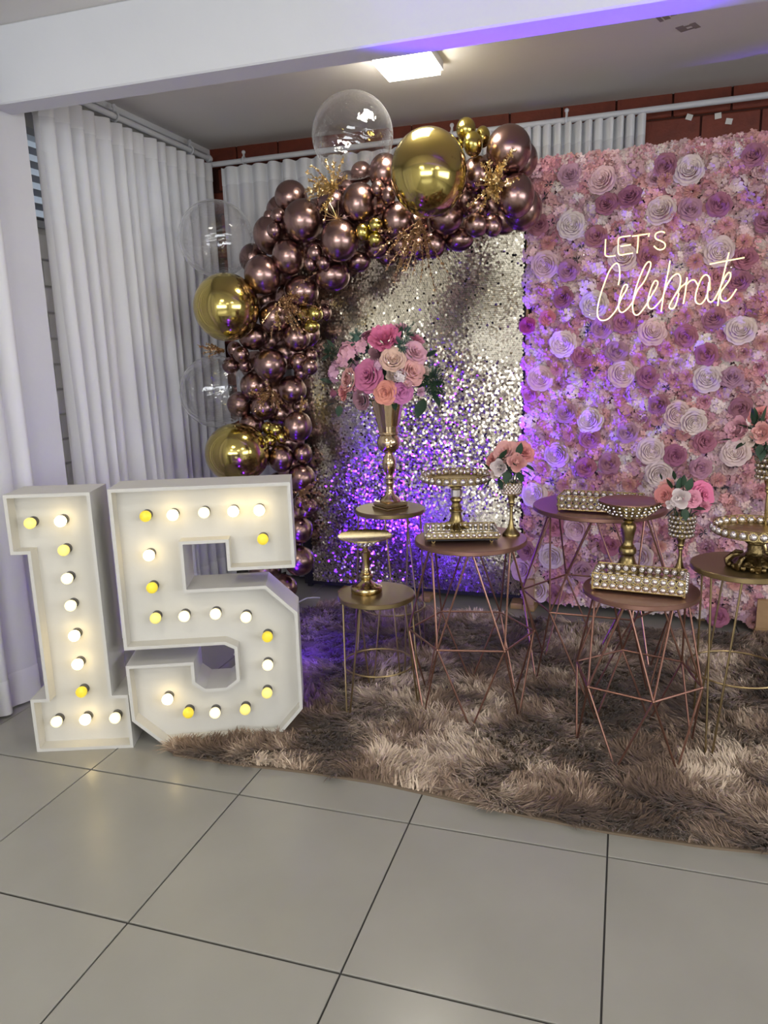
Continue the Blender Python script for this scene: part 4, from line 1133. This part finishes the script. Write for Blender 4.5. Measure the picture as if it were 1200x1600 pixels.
# ------------------------------------------------------------------ table ware
def bead_mesh():
    m = MB(); m.ball((0, 0, 0), .0130, 9, 6, 0); m.ring((0, 0, 0), .0146, .0019, (0, 1, 0), 14, 5, 1)
    return m.build('crystal_bead', [M['crystal'], M['brass']])
BEAD = bead_mesh()
def beads(parent, pts, scale=1.0):
    """pts: (x, y, z, angle about z)"""
    for x, y, z, a in pts:
        o = inst(BEAD, parent, (x, y, z)); o.rotation_euler = (0, 0, a); o.scale = (scale,) * 3
def bead_tray(label, A, B, z, depth, rows, nfront, nside):
    A = Vector((A.x, A.y, 0)); B = Vector((B.x, B.y, 0)); e = (B - A).normalized(); L = (B - A).length
    t = thing('bead_tray', label, 'tray', (A.x, A.y, z), math.atan2(e.y, e.x))
    hb = L / nfront; sc = hb / .0325; zb = .010
    m = MB(); m.box((0, 0, zb), (L, depth, zb + .006)); m.build('mirror_base', M['mirror'], t, smooth=False)
    m = MB(); H = rows * hb
    for zz in (zb, zb + H): m.tube([(0, 0, zz), (L, 0, zz), (L, depth, zz), (0, depth, zz)], .0026, 6, closed=True)
    for x, y in ((0, 0), (L, 0), (L, depth), (0, depth)): m.tube([(x, y, .004), (x, y, zb + H)], .0032, 6)
    m.build('frame', M['brass'], t)
    for x, y in ((0.004, 0.004), (L - .004, .004), (L - .004, depth - .004), (.004, depth - .004)):
        m = MB(); m.ball((x, y, .0065), .0062, 8, 6); m.build('foot', M['brass'], t)
    P = []
    for r in range(rows):
        zz = zb + hb * (r + .5)
        P += [(hb * (k + .5), 0, zz, 0) for k in range(nfront)] + [(hb * (k + .5), depth, zz, 0) for k in range(nfront)]
        hs = depth / nside
        P += [(0, hs * (k + .5), zz, math.pi / 2) for k in range(nside)] + [(L, hs * (k + .5), zz, math.pi / 2) for k in range(nside)]
    beads(t, P, sc)
    return t
z5 = T5[2]; bead_tray('rectangular tray walled with two rows of crystal beads on the front copper table', flat(925, 922, z5), flat(1069, 936.5, z5), z5, .150, 2, 11, 5)
z4 = T4[2]; bead_tray('crystal bead tray lying on the largest copper table', flat(872, 799, z4), flat(1000, 807, z4), z4, .14, 2, 11, 5)
# mirror tray with one bead row
def mirror_tray(label, A, B, z, depth):
    A = Vector((A.x, A.y, 0)); B = Vector((B.x, B.y, 0)); e = (B - A).normalized(); L = (B - A).length
    t = thing('mirror_tray', label, 'tray', (A.x, A.y, z), math.atan2(e.y, e.x))
    m = MB(); m.box((.004, .004, .020), (L - .004, depth - .004, .026)); m.build('mirror', M['mirror'], t, smooth=False)
    m = MB(); m.tube([(0, 0, .022), (L, 0, .022), (L, depth, .022), (0, depth, .022)], .003, 6, closed=True); m.tube([(0, 0, .045), (L, 0, .045), (L, depth, .045), (0, depth, .045)], .0022, 6, closed=True); m.build('frame', M['brassold'], t)
    m = MB(); m.box((.006, .006, .012), (L - .006, depth - .006, .0195)); m.build('underside', M['dark'], t, smooth=False)
    for x, y in ((.03, .012), (L - .03, .012), (L - .03, depth - .012), (.03, depth - .012)):
        m = MB(); m.ring((x, y, .0085), .006, .0025, (0, 1, 0), 12, 5); m.build('foot', M['brassold'], t)
    nf = 13; hb = L / nf; nd = 8; hd = depth / nd
    P = [(hb * (k + .5), 0, .034, 0) for k in range(nf)] + [(hb * (k + .5), depth, .034, 0) for k in range(nf)]
    P += [(0, hd * (k + .5), .034, math.pi / 2) for k in range(nd)] + [(L, hd * (k + .5), .034, math.pi / 2) for k in range(nd)]
    beads(t, P, hb / .0325)
z3 = T3[2]; mirror_tray('square mirror tray edged with one row of beads on the copper table', flat(666, 850.5, z3), flat(780, 848.5, z3), z3, .19)

def stand_from(label, c, z, stem_prof, mats, plate_z, Rp, beadcount=0, base_parts=None, skirt=False, crystal=None, plate_mat=None, beadscale=1.0):
    t = thing('cake_stand', label, 'cake stand', (c.x, c.y, z))
    m = MB(); m.lathe(stem_prof, 32); m.build('stem', mats, t)
    pm = plate_mat or M['brass']
    m = MB(); m.lathe([(.02, plate_z - .010), (Rp * .9, plate_z - .006), (Rp, plate_z - .004), (Rp, plate_z + .002), (Rp - .004, plate_z), (.002, plate_z)], 56); m.build('plate', pm, t)
    if beadcount:
        P = []
        for k in range(beadcount):
            a = 2 * math.pi * k / beadcount; P.append((Rp * math.cos(a), Rp * math.sin(a), plate_z + .012, a + math.pi / 2))
        beads(t, P, beadscale)
        m = MB(); m.ring((0, 0, plate_z + .028 * beadscale), Rp, .0018, n=48); m.ring((0, 0, plate_z - .003), Rp, .0022, n=48); m.build('rim_wire', pm, t)
    return t
# A: plain gold stand
cA = flat(573, 924, T2[2])
t = stand_from('plain shiny gold cake stand on the low brass table', cA, T2[2], [(.066, .0), (.068, .003), (.068, .022), (.064, .027), (.050, .030), (.036, .040), (.025, .048), (.021, .055), (.027, .060), (.031, .070), (.029, .079), (.021, .085), (.024, .089), (.021, .094), (.016, .099), (.0145, .115), (.017, .140), (.023, .172), (.025, .180), (.018, .186), (.012, .196), (.020, .238)], M['brass'], .254, .118, plate_mat=M['brass'])
m = MB()
for r in range(3):
    for k in range(22 - r * 6): a = 2 * math.pi * k / (22 - r * 6); m.ball((.07 * math.cos(a) * (1 - r * .3), .07 * math.sin(a) * (1 - r * .3), .240 - r * .012), .0085, 7, 5)
tag(m.build('crystal_skirt', M['crystal'], t), kind='stuff')
# B: crystal bead stand
cB = flat(713, 830, T3[2])
t = stand_from('crystal edged cake stand with a glass stem knob behind the mirror tray', cB, T3[2], [(.100, 0), (.102, .004), (.090, .012), (.070, .020), (.048, .030), (.032, .040), (.026, .055), (.022, .082), (.023, .088), (.029, .092), (.029, .097), (.022, .101), (.024, .106), (.026, .112), (.020, .120), (.017, .128), (.022, .136), (.028, .142), (.027, .149), (.019, .153), (.016, .156)], M['brassold'], .232, .147, 27, plate_mat=M['brassold'])
m = MB(); m.lathe([(.018, .154), (.025, .160), (.025, .188), (.018, .194)], 10); m.build('glass_knob', M['crystal'], t, smooth=False)
m = MB(); m.lathe([(.016, .192), (.027, .196), (.027, .201), (.015, .206), (.021, .213), (.021, .219), (.016, .224)], 24); m.build('collar', M['brassold'], t)
m = MB()
for k in range(12):
    a = 2 * math.pi * k / 12; m.tube([(.035 * math.cos(a), .035 * math.sin(a), .038), (.06 * math.cos(a), .06 * math.sin(a), .027), (.092 * math.cos(a + .12), .092 * math.sin(a + .12), .014)], .006, 6)
m.build('base_relief', M['brassold'], t)
# C: baluster stand with a net of rings
cC = flat(979, 893, T5[2])
t = stand_from('brass baluster cake stand with a net of rings, behind the crystal bead tray', cC, T5[2], [(.062, 0), (.064, .006), (.060, .018), (.046, .028), (.034, .040), (.026, .070), (.028, .075), (.034, .080), (.036, .092), (.032, .102), (.024, .106), (.027, .110), (.023, .114), (.020, .122), (.022, .142), (.028, .170), (.031, .186), (.028, .200), (.018, .210), (.025, .216), (.019, .222), (.021, .232), (.029, .250), (.014, .256)], M['brassold'], .295, .118, plate_mat=M['rosecopper'])
m = MB()
for r in range(3):
    R = .118 - .010 * r - .004 * r * r; nn = 30 - r * 2
    for k in range(nn):
        a = 2 * math.pi * (k + .5 * (r % 2)) / nn; c = (R * math.cos(a), R * math.sin(a), .283 - r * .0165)
        m.ring(c, .0098, .0017, (math.cos(a), math.sin(a), -.2), 10, 4, 1); m.ball(c, .0058, 6, 4, 0)
tag(m.build('ring_net', [M['crystal'], M['brassold']], t), kind='stuff')
m = MB(); m.lathe([(.014, .254), (.06, .262), (.10, .272), (.10, .285), (.014, .287)], 32); m.build('plate_underside', M['brassold'], t)
# D: carved base stand
cD = flat(1178, 886, T6[2])
t = stand_from('bead edged cake stand on a dark carved bronze foot at the right edge', cD, T6[2], [(.070, .004), (.078, .016), (.066, .032), (.040, .046), (.030, .060), (.027, .088), (.036, .094), (.038, .104), (.028, .108), (.022, .114), (.026, .122)], M['bronze'], .136, .150, 28, plate_mat=M['brassold'], beadscale=1.08)
for k in range(8):
    a = 2 * math.pi * k / 8; m = MB(); er = Vector((math.cos(a), math.sin(a), 0)); et = Vector((-math.sin(a), math.cos(a), 0))
    m.tube([er * .052 + Vector((0, 0, .048)), er * .078 + Vector((0, 0, .042)), er * .094 + Vector((0, 0, .026)), er * .090 + Vector((0, 0, .010)), er * .078 + Vector((0, 0, .012))], .010, 8, radii=[.006, .011, .013, .012, .007])
    for s in (-1, 1): m.ball(er * .086 + et * s * .018 + Vector((0, 0, .0125)), .0115, 8, 6)
    m.build('scroll', M['bronze'], t)

# candle holders with crystal net cups
def holder(label, c, z, stem_h, cup_r, cup_h, base_r, mt):
    t = thing('candle_holder', label, 'candle holder', (c.x, c.y, z))
    s = stem_h
    m = MB(); m.lathe([(base_r, 0), (base_r * 1.02, .004), (base_r * .95, .010), (base_r * .70, .020), (base_r * .42, .034), (.011, .05), (.0075, .07), (.0068, s - .055), (.012, s - .05), (.010, s - .044), (.0145, s - .036), (.012, s - .028), (.017, s - .012), (.019, s), (.012, s + .002)], 24); m.build('stem', mt, t)
    m = MB(); m.lathe([(.004, s), (cup_r * .82, s + .002), (cup_r * .9, s + .006)], 24, cap=False); m.ring((0, 0, s + cup_h), cup_r * 1.02, .0025, n=28); m.ring((0, 0, s + .006), cup_r * .9, .0025, n=28); m.build('cup_frame', mt, t)
    m = MB(); rows = 5
    for r in range(rows):
        zz = s + .010 + (cup_h - .014) * r / (rows - 1); R = cup_r * (.92 + .10 * r / (rows - 1)); nn = 16
        for k in range(nn):
            a = 2 * math.pi * (k + .5 * (r % 2)) / nn; cc = (R * math.cos(a), R * math.sin(a), zz); m.ball(cc, .0078, 6, 4, 0); m.ring(cc, .0102, .0013, (math.cos(a), math.sin(a), 0), 8, 3, 1)
    tag(m.build('crystal_cup', [M['crystal'], M['brassold']], t, smooth=False), kind='stuff')
    return Vector((c.x, c.y, z + s + cup_h))
def top_at(x, y, Y): return at(x, y, Y).z
h3 = flat(798.5, 836, T3[2]); hT3 = holder('crystal cup candle holder holding peach roses on the mirror tray table', h3, T3[2], top_at(797, 772, h3.y) - T3[2], .040, .048, .037, M['brassold'])
h5 = flat(1061, 897, T5[2]); hT5 = holder('crystal cup candle holder holding bright pink roses behind the bead tray', h5, T5[2], top_at(1062, 838, h5.y) - T5[2], .047, .085, .035, M['brassold'])
h6 = flat(1192, 872, T6[2]); hT6 = holder('tall crystal cup candle holder at the right edge holding pale roses', h6, T6[2], top_at(1190, 748, h6.y) - T6[2], .050, .100, .042, M['brass'])

# trumpet vase
vz = T1[2]; vc = Vector((T1[0], T1[1], 0))
vs_ = thing('vase', 'tall mirror gold fluted trumpet vase on a square plinth', 'vase', (vc.x, vc.y, vz), math.radians(-38))
m = MB(); m.box((-.064, -.064, 0), (.064, .064, .010), bevel=.002); m.box((-.060, -.060, .010), (.060, .060, .034), bevel=.004); m.build('plinth', M['goldvase'], vs_, smooth=False)
ztop = at(608, 622, vc.y).z - vz
def zv(y): return at(605, y, vc.y).z - vz
zb1, zb2 = zv(722), zv(690)
m = MB(); m.lathe([(.050, .034), (.052, .040), (.045, .050), (.028, .062), (.018, .080), (.016, zv(757)), (.022, zv(754)), (.019, zv(751)), (.024, zv(747)), (.017, zv(744)), (.016, zv(741)), (.026, zv(736)), (.033, zv(728)), (.034, zv(722)), (.028, zv(715)), (.020, zv(711)), (.018, zv(708)), (.030, zv(706)), (.050, zv(700)), (.057, zv(692)), (.054, zv(686)), (.044, zv(680)), (.050, zv(678)), (.050, zv(675))], 32); m.build('stem', M['goldvase'], vs_)
m = MB(); z0 = zv(675)
m.lathe([(.044, z0), (.046, z0 + .02), (.050, z0 + (ztop - z0) * .35), (.058, z0 + (ztop - z0) * .65), (.072, z0 + (ztop - z0) * .9), (.082, ztop), (.078, ztop), (.050, z0 + .03)], 60, flute=lambda a, z: 1 + .045 * abs(math.sin(a * 6)), cap=True); m.build('trumpet', M['goldvase'], vs_)

# ------------------------------------------------------------------ bouquets
def leaf_proto(name, L, W, material):
    m = MB(); vs = []; fs = []; nl = 5
    for k in range(nl + 1):
        v = k / nl; w = W * math.sin(math.pi * (v ** .8)) + .001; z = .22 * L * math.sin(v * 1.8) * v
        vs += [(-w, v * L, z + .25 * w), (0, v * L, z), (w, v * L, z + .25 * w)]
    for k in range(nl):
        for i in range(2): a = k * 3 + i; fs.append((a, a + 1, a + 4, a + 3))
    m.add(vs, fs); return m.build(name, material)
LEAF = leaf_proto('leaf', 1.0, .30, M['leafgreen']); EUC = leaf_proto('eucalyptus_leaf', 1.0, .42, M['eucal'])
from mathutils import Quaternion
def add_leaf(parent, c, d, size, src=None, spin=0.0):
    q = Vector(d).normalized().to_track_quat('Y', 'Z') @ Quaternion((0, 1, 0), spin)
    o = inst(src or LEAF, parent, c, q, size); o.rotation_mode = 'QUATERNION'; o.rotation_quaternion = q
    return o
PK = {'hot': (0.78, 0.20, 0.36), 'dusty': (0.42, 0.16, 0.22), 'light': (0.82, 0.45, 0.52), 'pink': (0.74, 0.30, 0.40), 'peach': (0.84, 0.58, 0.45), 'mauve': (0.42, 0.22, 0.26), 'lilac': (0.72, 0.42, 0.55), 'deep': (0.66, 0.20, 0.36), 'peachpink': (0.83, 0.44, 0.40), 'coral': (0.78, 0.30, 0.28), 'coralpeach': (0.86, 0.36, 0.27), 'magenta': (0.66, 0.22, 0.46), 'cream': (0.66, 0.52, 0.42), 'white': (0.86, 0.76, 0.74), 'paleg': (0.80, 0.66, 0.58)}
def tufts(parent, c, r, n, material, seed, name='fern'):
    rnd = random.Random(seed); m = MB()
    for k in range(n):
        d = Vector((rnd.uniform(-1, 1), rnd.uniform(-1, .3), rnd.uniform(-.8, 1))).normalized(); L = r * rnd.uniform(.6, 1.1)
        sd = d.cross(Vector((rnd.uniform(-1, 1), rnd.uniform(-1, 1), 1))).normalized()
        for j in range(6):
            q = d * L * (.3 + .7 * j / 5)
            for s in (-1, 1):
                e = (d * .6 + sd * s).normalized() * r * .24; w = d.cross(e).normalized() * r * .0 + d * r * .07
                m.add([q, q + e * .5 + w, q + e, q + e * .5 - w], [(0, 1, 2, 3)])
    o = m.build(name, material, parent, c, smooth=False)
    return o
def arrangement(label, base, blooms, leaves, ferns, Yc, name='flower_arrangement', core=.5):
    t = thing(name, label, 'flowers', base)
    for i, (x, y, r, col, kind, fr) in enumerate(blooms):
        P = at(x, y, Yc - fr); sz = r * px_size(P) * 1.27; L = P - base
        ax = Vector((P.x - base.x, (P.y - Yc) * 1.0 - .09, (P.z - base.z - .06) * .75)).normalized()
        key = {'rose': 'rose%d' % (i % 3), 'garden': 'garden%d' % (i % 3), 'bud': 'bud', 'hyd': 'hyd%d' % (i % 4), 'carn': 'carn%d' % (i % 2)}[kind]
        b = bloom(key, {'rose': 'rose', 'garden': 'garden_rose', 'bud': 'rose_bud', 'hyd': 'hydrangea', 'carn': 'peony'}[kind], t, L - ax * sz * .3, ax, sz, PK[col])
    stems = MB()
    for (x, y, r, col, kind, fr) in blooms:
        P = at(x, y, Yc - fr) - base; stems.tube([Vector((P.x * .12, P.y * .12, -.06)), P * .45, P * .93], .0022, 5)
    stems.build('stems', M['leafgreen'], t)
    for (x, y, dx, dz, s, src) in leaves:
        P = at(x, y, Yc - .05) - base
        add_leaf(t, P, (dx, -.25, dz), 1.4 * s * px_size(base), src, random.uniform(-.6, .6))
    for k, (x, y, r, mt, fr) in enumerate(ferns):
        P = at(x, y, Yc - fr) - base; tufts(t, P, 1.25 * r * px_size(base), 30, mt, 100 + k)
    return t
random.seed(33)
bc = lambda x, y: (500 + x / 5.714, 500 + y / 5.714)
def B(x, y, r, col, kind, fr=.08): return (*bc(x, y), r / 5.714, col, kind, fr)
vbase = Vector((vc.x, vc.y, vz + ztop - .015))
arrangement('large round bouquet of pink, peach and mauve silk roses in the gold vase', vbase,
 [B(575, 150, 130, 'hot', 'carn', .09), B(400, 135, 78, 'dusty', 'garden', .02), B(730, 62, 60, 'light', 'carn', -.02), B(865, 165, 65, 'pink', 'carn', -.02), B(865, 278, 95, 'light', 'rose', .07), B(650, 335, 92, 'peach', 'garden', .15), B(515, 300, 75, 'mauve', 'bud', .10), B(345, 220, 70, 'light', 'hyd', .06), B(220, 295, 90, 'light', 'hyd', .07), B(410, 490, 118, 'deep', 'rose', .15), B(835, 455, 98, 'peachpink', 'rose', .11), B(225, 530, 85, 'peachpink', 'garden', .11), B(120, 460, 80, 'lilac', 'hyd', .02), B(205, 645, 72, 'coral', 'carn', .08), B(345, 715, 78, 'mauve', 'garden', .12), B(578, 650, 88, 'coralpeach', 'rose', .15), B(735, 645, 85, 'magenta', 'rose', .12), B(645, 490, 55, 'cream', 'bud', .14), B(720, 495, 48, 'white', 'hyd', .16), B(950, 455, 42, 'paleg', 'bud', .05), B(905, 640, 38, 'lilac', 'carn', .08), B(120, 655, 45, 'dusty', 'bud', .05), B(525, 395, 42, 'lilac', 'hyd', .15), B(500, 580, 45, 'mauve', 'bud', .08), B(800, 560, 40, 'light', 'hyd', .12), B(320, 610, 40, 'pink', 'hyd', .10),
  B(600, 230, 60, 'pink', 'carn', -.05), B(300, 400, 60, 'lilac', 'hyd', -.02), B(760, 400, 60, 'light', 'hyd', .0)],
 [(*bc(300, 285), -.2, .5, 14, EUC), (*bc(360, 310), .5, .1, 14, EUC), (*bc(315, 240), 0, 1, 14, EUC), (*bc(590, 440), -.5, -.1, 14, EUC), (*bc(640, 430), .3, .5, 12, EUC), (*bc(930, 700), -.2, -1, 24, LEAF), (*bc(1010, 650), .3, -1, 18, LEAF), (*bc(1000, 640), .8, -.4, 18, LEAF), (*bc(660, 720), .1, -1, 12, LEAF), (*bc(180, 760), -.1, -1, 14, LEAF), (*bc(130, 740), -.8, -.5, 13, LEAF), (*bc(430, 670), -.3, -1, 15, LEAF), (*bc(480, 640), .5, -.8, 15, LEAF), (*bc(830, 620), .6, -.6, 17, LEAF), (*bc(850, 600), .9, .0, 17, LEAF), (*bc(110, 560), -.9, .1, 15, LEAF), (*bc(440, 300), -.4, .6, 15, LEAF), (*bc(720, 180), .3, .8, 15, LEAF), (*bc(380, 350), -.8, .2, 15, LEAF), (*bc(560, 520), .1, .6, 16, LEAF), (*bc(950, 330), .9, .3, 14, LEAF), (*bc(130, 250), -.8, .6, 13, LEAF)],
 [(*bc(1000, 540), 19, M['leafgreen'], .04), (*bc(1040, 600), 14, M['leafgreen'], .02), (*bc(750, 125), 16, M['eucal'], .02), (*bc(95, 300), 13, M['leafgreen'], .02), (*bc(730, 230), 12, M['eucal'], .10), (*bc(330, 160), 10, M['eucal'], .03), (*bc(470, 560), 13, M['leafgreen'], .06), (*bc(300, 350), 12, M['leafgreen'], .04), (*bc(610, 560), 11, M['leafgreen'], .08)], vc.y)
k6 = lambda x, y: (640 + x / 6, 680 + y / 6)
def K(x, y, r, col, kind, fr=.03): return (*k6(x, y), r / 6, col, kind, fr)
arrangement('small bunch of peach and cream silk roses in the crystal cup', hT3 + Vector((0, 0, -.012)),
 [K(885, 145, 95, 'peachpink', 'rose', .02), K(1075, 140, 95, 'coral', 'rose', -.02), K(765, 240, 75, 'coral', 'rose', .0), K(840, 300, 75, 'white', 'bud', .06), K(1005, 255, 82, 'peachpink', 'bud', .06), K(800, 370, 45, 'paleg', 'bud', .05), K(940, 200, 55, 'paleg', 'bud', .0)],
 [(*k6(850, 230), .3, .3, 16, LEAF), (*k6(1020, 200), .3, .8, 16, LEAF), (*k6(1080, 270), .5, -.5, 14, LEAF), (*k6(770, 400), -.3, -1, 15, LEAF), (*k6(830, 400), .2, -1, 14, LEAF), (*k6(920, 330), -.1, -.9, 16, LEAF), (*k6(1020, 340), .2, -.9, 14, LEAF), (*k6(1060, 330), .6, -.6, 13, LEAF), (*k6(760, 330), -.6, .4, 12, LEAF), (*k6(940, 350), .5, .7, 14, LEAF)],
 [(*k6(880, 240), 9, M['leafgreen'], .03), (*k6(960, 330), 9, M['leafgreen'], .02)], h3.y)
k5 = lambda x, y: (890 + x / 5, 730 + y / 5)
def K(x, y, r, col, kind, fr=.03): return (*k5(x, y), r / 5, col, kind, fr)
arrangement('small bunch with hot pink, coral and white silk roses behind the bead tray', hT5 + Vector((0, 0, -.015)),
 [K(1050, 215, 92, 'hot', 'rose', .02), K(965, 248, 58, 'pink', 'rose', .06), K(862, 245, 72, 'white', 'bud', .07), K(730, 222, 66, 'coral', 'rose', .04), K(755, 150, 62, 'peachpink', 'carn', -.02), K(790, 290, 35, 'white', 'bud', .07), K(1060, 310, 42, 'pink', 'carn', .03), K(890, 120, 45, 'paleg', 'bud', -.02)],
 [(*k5(850, 180), .2, .9, 15, LEAF), (*k5(800, 170), -.5, .6, 14, LEAF), (*k5(920, 190), .3, .9, 16, LEAF), (*k5(880, 150), 0, 1, 13, LEAF), (*k5(740, 280), -.7, -.6, 14, LEAF), (*k5(960, 320), .8, -.2, 14, LEAF), (*k5(1090, 290), .9, 0, 9, EUC), (*k5(720, 100), -.4, .7, 9, LEAF), (*k5(820, 100), -.3, .8, 11, LEAF), (*k5(900, 320), 0, -.8, 15, LEAF), (*k5(820, 320), -.4, -.7, 15, LEAF)],
 [(*k5(860, 170), 9, M['leafgreen'], .0), (*k5(710, 285), 7, M['leafgreen'], .02), (*k5(940, 300), 8, M['leafgreen'], .03)], h5.y)
k7 = lambda x, y: (1060 + x / 5.336, 630 + y / 5.336)
def K(x, y, r, col, kind, fr=.03): return (*k7(x, y), r / 5.336, col, kind, fr)
arrangement('bunch of pale pink silk roses and dark leaves at the right edge', hT6 + Vector((0, 0, -.015)),
 [K(500, 215, 95, 'light', 'bud', .04), K(690, 245, 82, 'peachpink', 'bud', .06), K(600, 300, 58, 'paleg', 'bud', .06), K(670, 90, 75, 'coral', 'rose', -.01), K(790, 110, 80, 'light', 'carn', .0), K(850, 220, 75, 'pink', 'rose', .04), K(450, 260, 40, 'light', 'bud', .04)],
 [(*k7(620, 180), -.3, .8, 20, LEAF), (*k7(700, 180), .3, .9, 22, LEAF), (*k7(620, 220), -.8, .1, 19, LEAF), (*k7(680, 340), 0, -1, 20, LEAF), (*k7(720, 340), .5, -.9, 20, LEAF), (*k7(450, 300), -.9, -.3, 15, LEAF), (*k7(640, 170), .0, 1, 18, LEAF), (*k7(740, 330), -.3, -1, 18, LEAF), (*k7(560, 320), -.5, -.6, 14, LEAF)],
 [(*k7(680, 190), 12, M['leafgreen'], .02), (*k7(660, 330), 10, M['leafgreen'], .02)], h6.y)
for o in (LEAF, EUC, BEAD): bpy.data.objects.remove(o)

# ------------------------------------------------------------------ violet floor lamp behind the five, and its lead
def par_lamp(label, loc, aim, power, cone, blend):
    t = thing('led_floor_lamp', label, 'lamp', loc)
    d = (Vector(aim) - (Vector(loc) + Vector((0, 0, .10)))).normalized()
    m = MB(); c = Vector((0, 0, .10))
    m.lathe([(.055, -.08), (.072, -.06), (.078, 0), (.080, .035), (.074, .035), (.070, .012)], 28, c, axis=d); m.build('can', M['parblack'], t)
    m = MB(); m.lathe([(.069, .012), (.066, .016), (.002, .018)], 28, c, axis=d); m.build('lens', M['uv'], t)
    m = MB(); s = d.cross(Vector((0, 0, 1))).normalized()
    m.tube([c + s * .085, c + s * .088 + Vector((0, 0, -.06)), Vector((0, 0, .008)) + s * .05, Vector((0, 0, .008)) - s * .05, c - s * .088 + Vector((0, 0, -.06)), c - s * .085], .007, 6); m.build('bracket', M['parblack'], t)
    L = bpy.data.lights.new('violet_beam', 'SPOT'); L.energy = power; L.color = (0.115, 0.016, 1.0); L.spot_size = math.radians(cone); L.spot_blend = blend; L.shadow_soft_size = .06
    o = bpy.data.objects.new('violet_beam', L); COL.objects.link(o); o.parent = t
    o.location = c + d * .05; o.rotation_euler = d.to_track_quat('-Z', 'Y').to_euler()
    return t
par_lamp('black floor lamp with a violet LED lens tilted up, right behind the number five', (-1.475, 2.79, .008), (-0.33, 2.22, 2.63), 900, 37, .2)
par_lamp('black floor lamp with a violet LED lens beside the foot of the balloon column', (-1.86, 3.72, .008), (-0.66, 4.40, 1.10), 900, 38, .9)
par_lamp('black floor lamp with a violet LED lens facing the sequins from behind the five', (-1.66, 3.06, .008), (-0.95, 4.3, .45), 42, 110, 1.0)
m = MB(); pts = [flat(500, 934, .006), flat(486, 934, .006), flat(470, 939, .006), Vector((-2.0, 3.7, .006)), Vector((-1.92, 3.3, .006))]
pts = [Vector((p.x, p.y, .006)) for p in pts]
o = m.tube(spline(pts, 6), .005, 8); o = m.build('power_cord', M['cable']); tag(o, 'thin white power cord on the floor between the five and the sequin panel', 'cord')
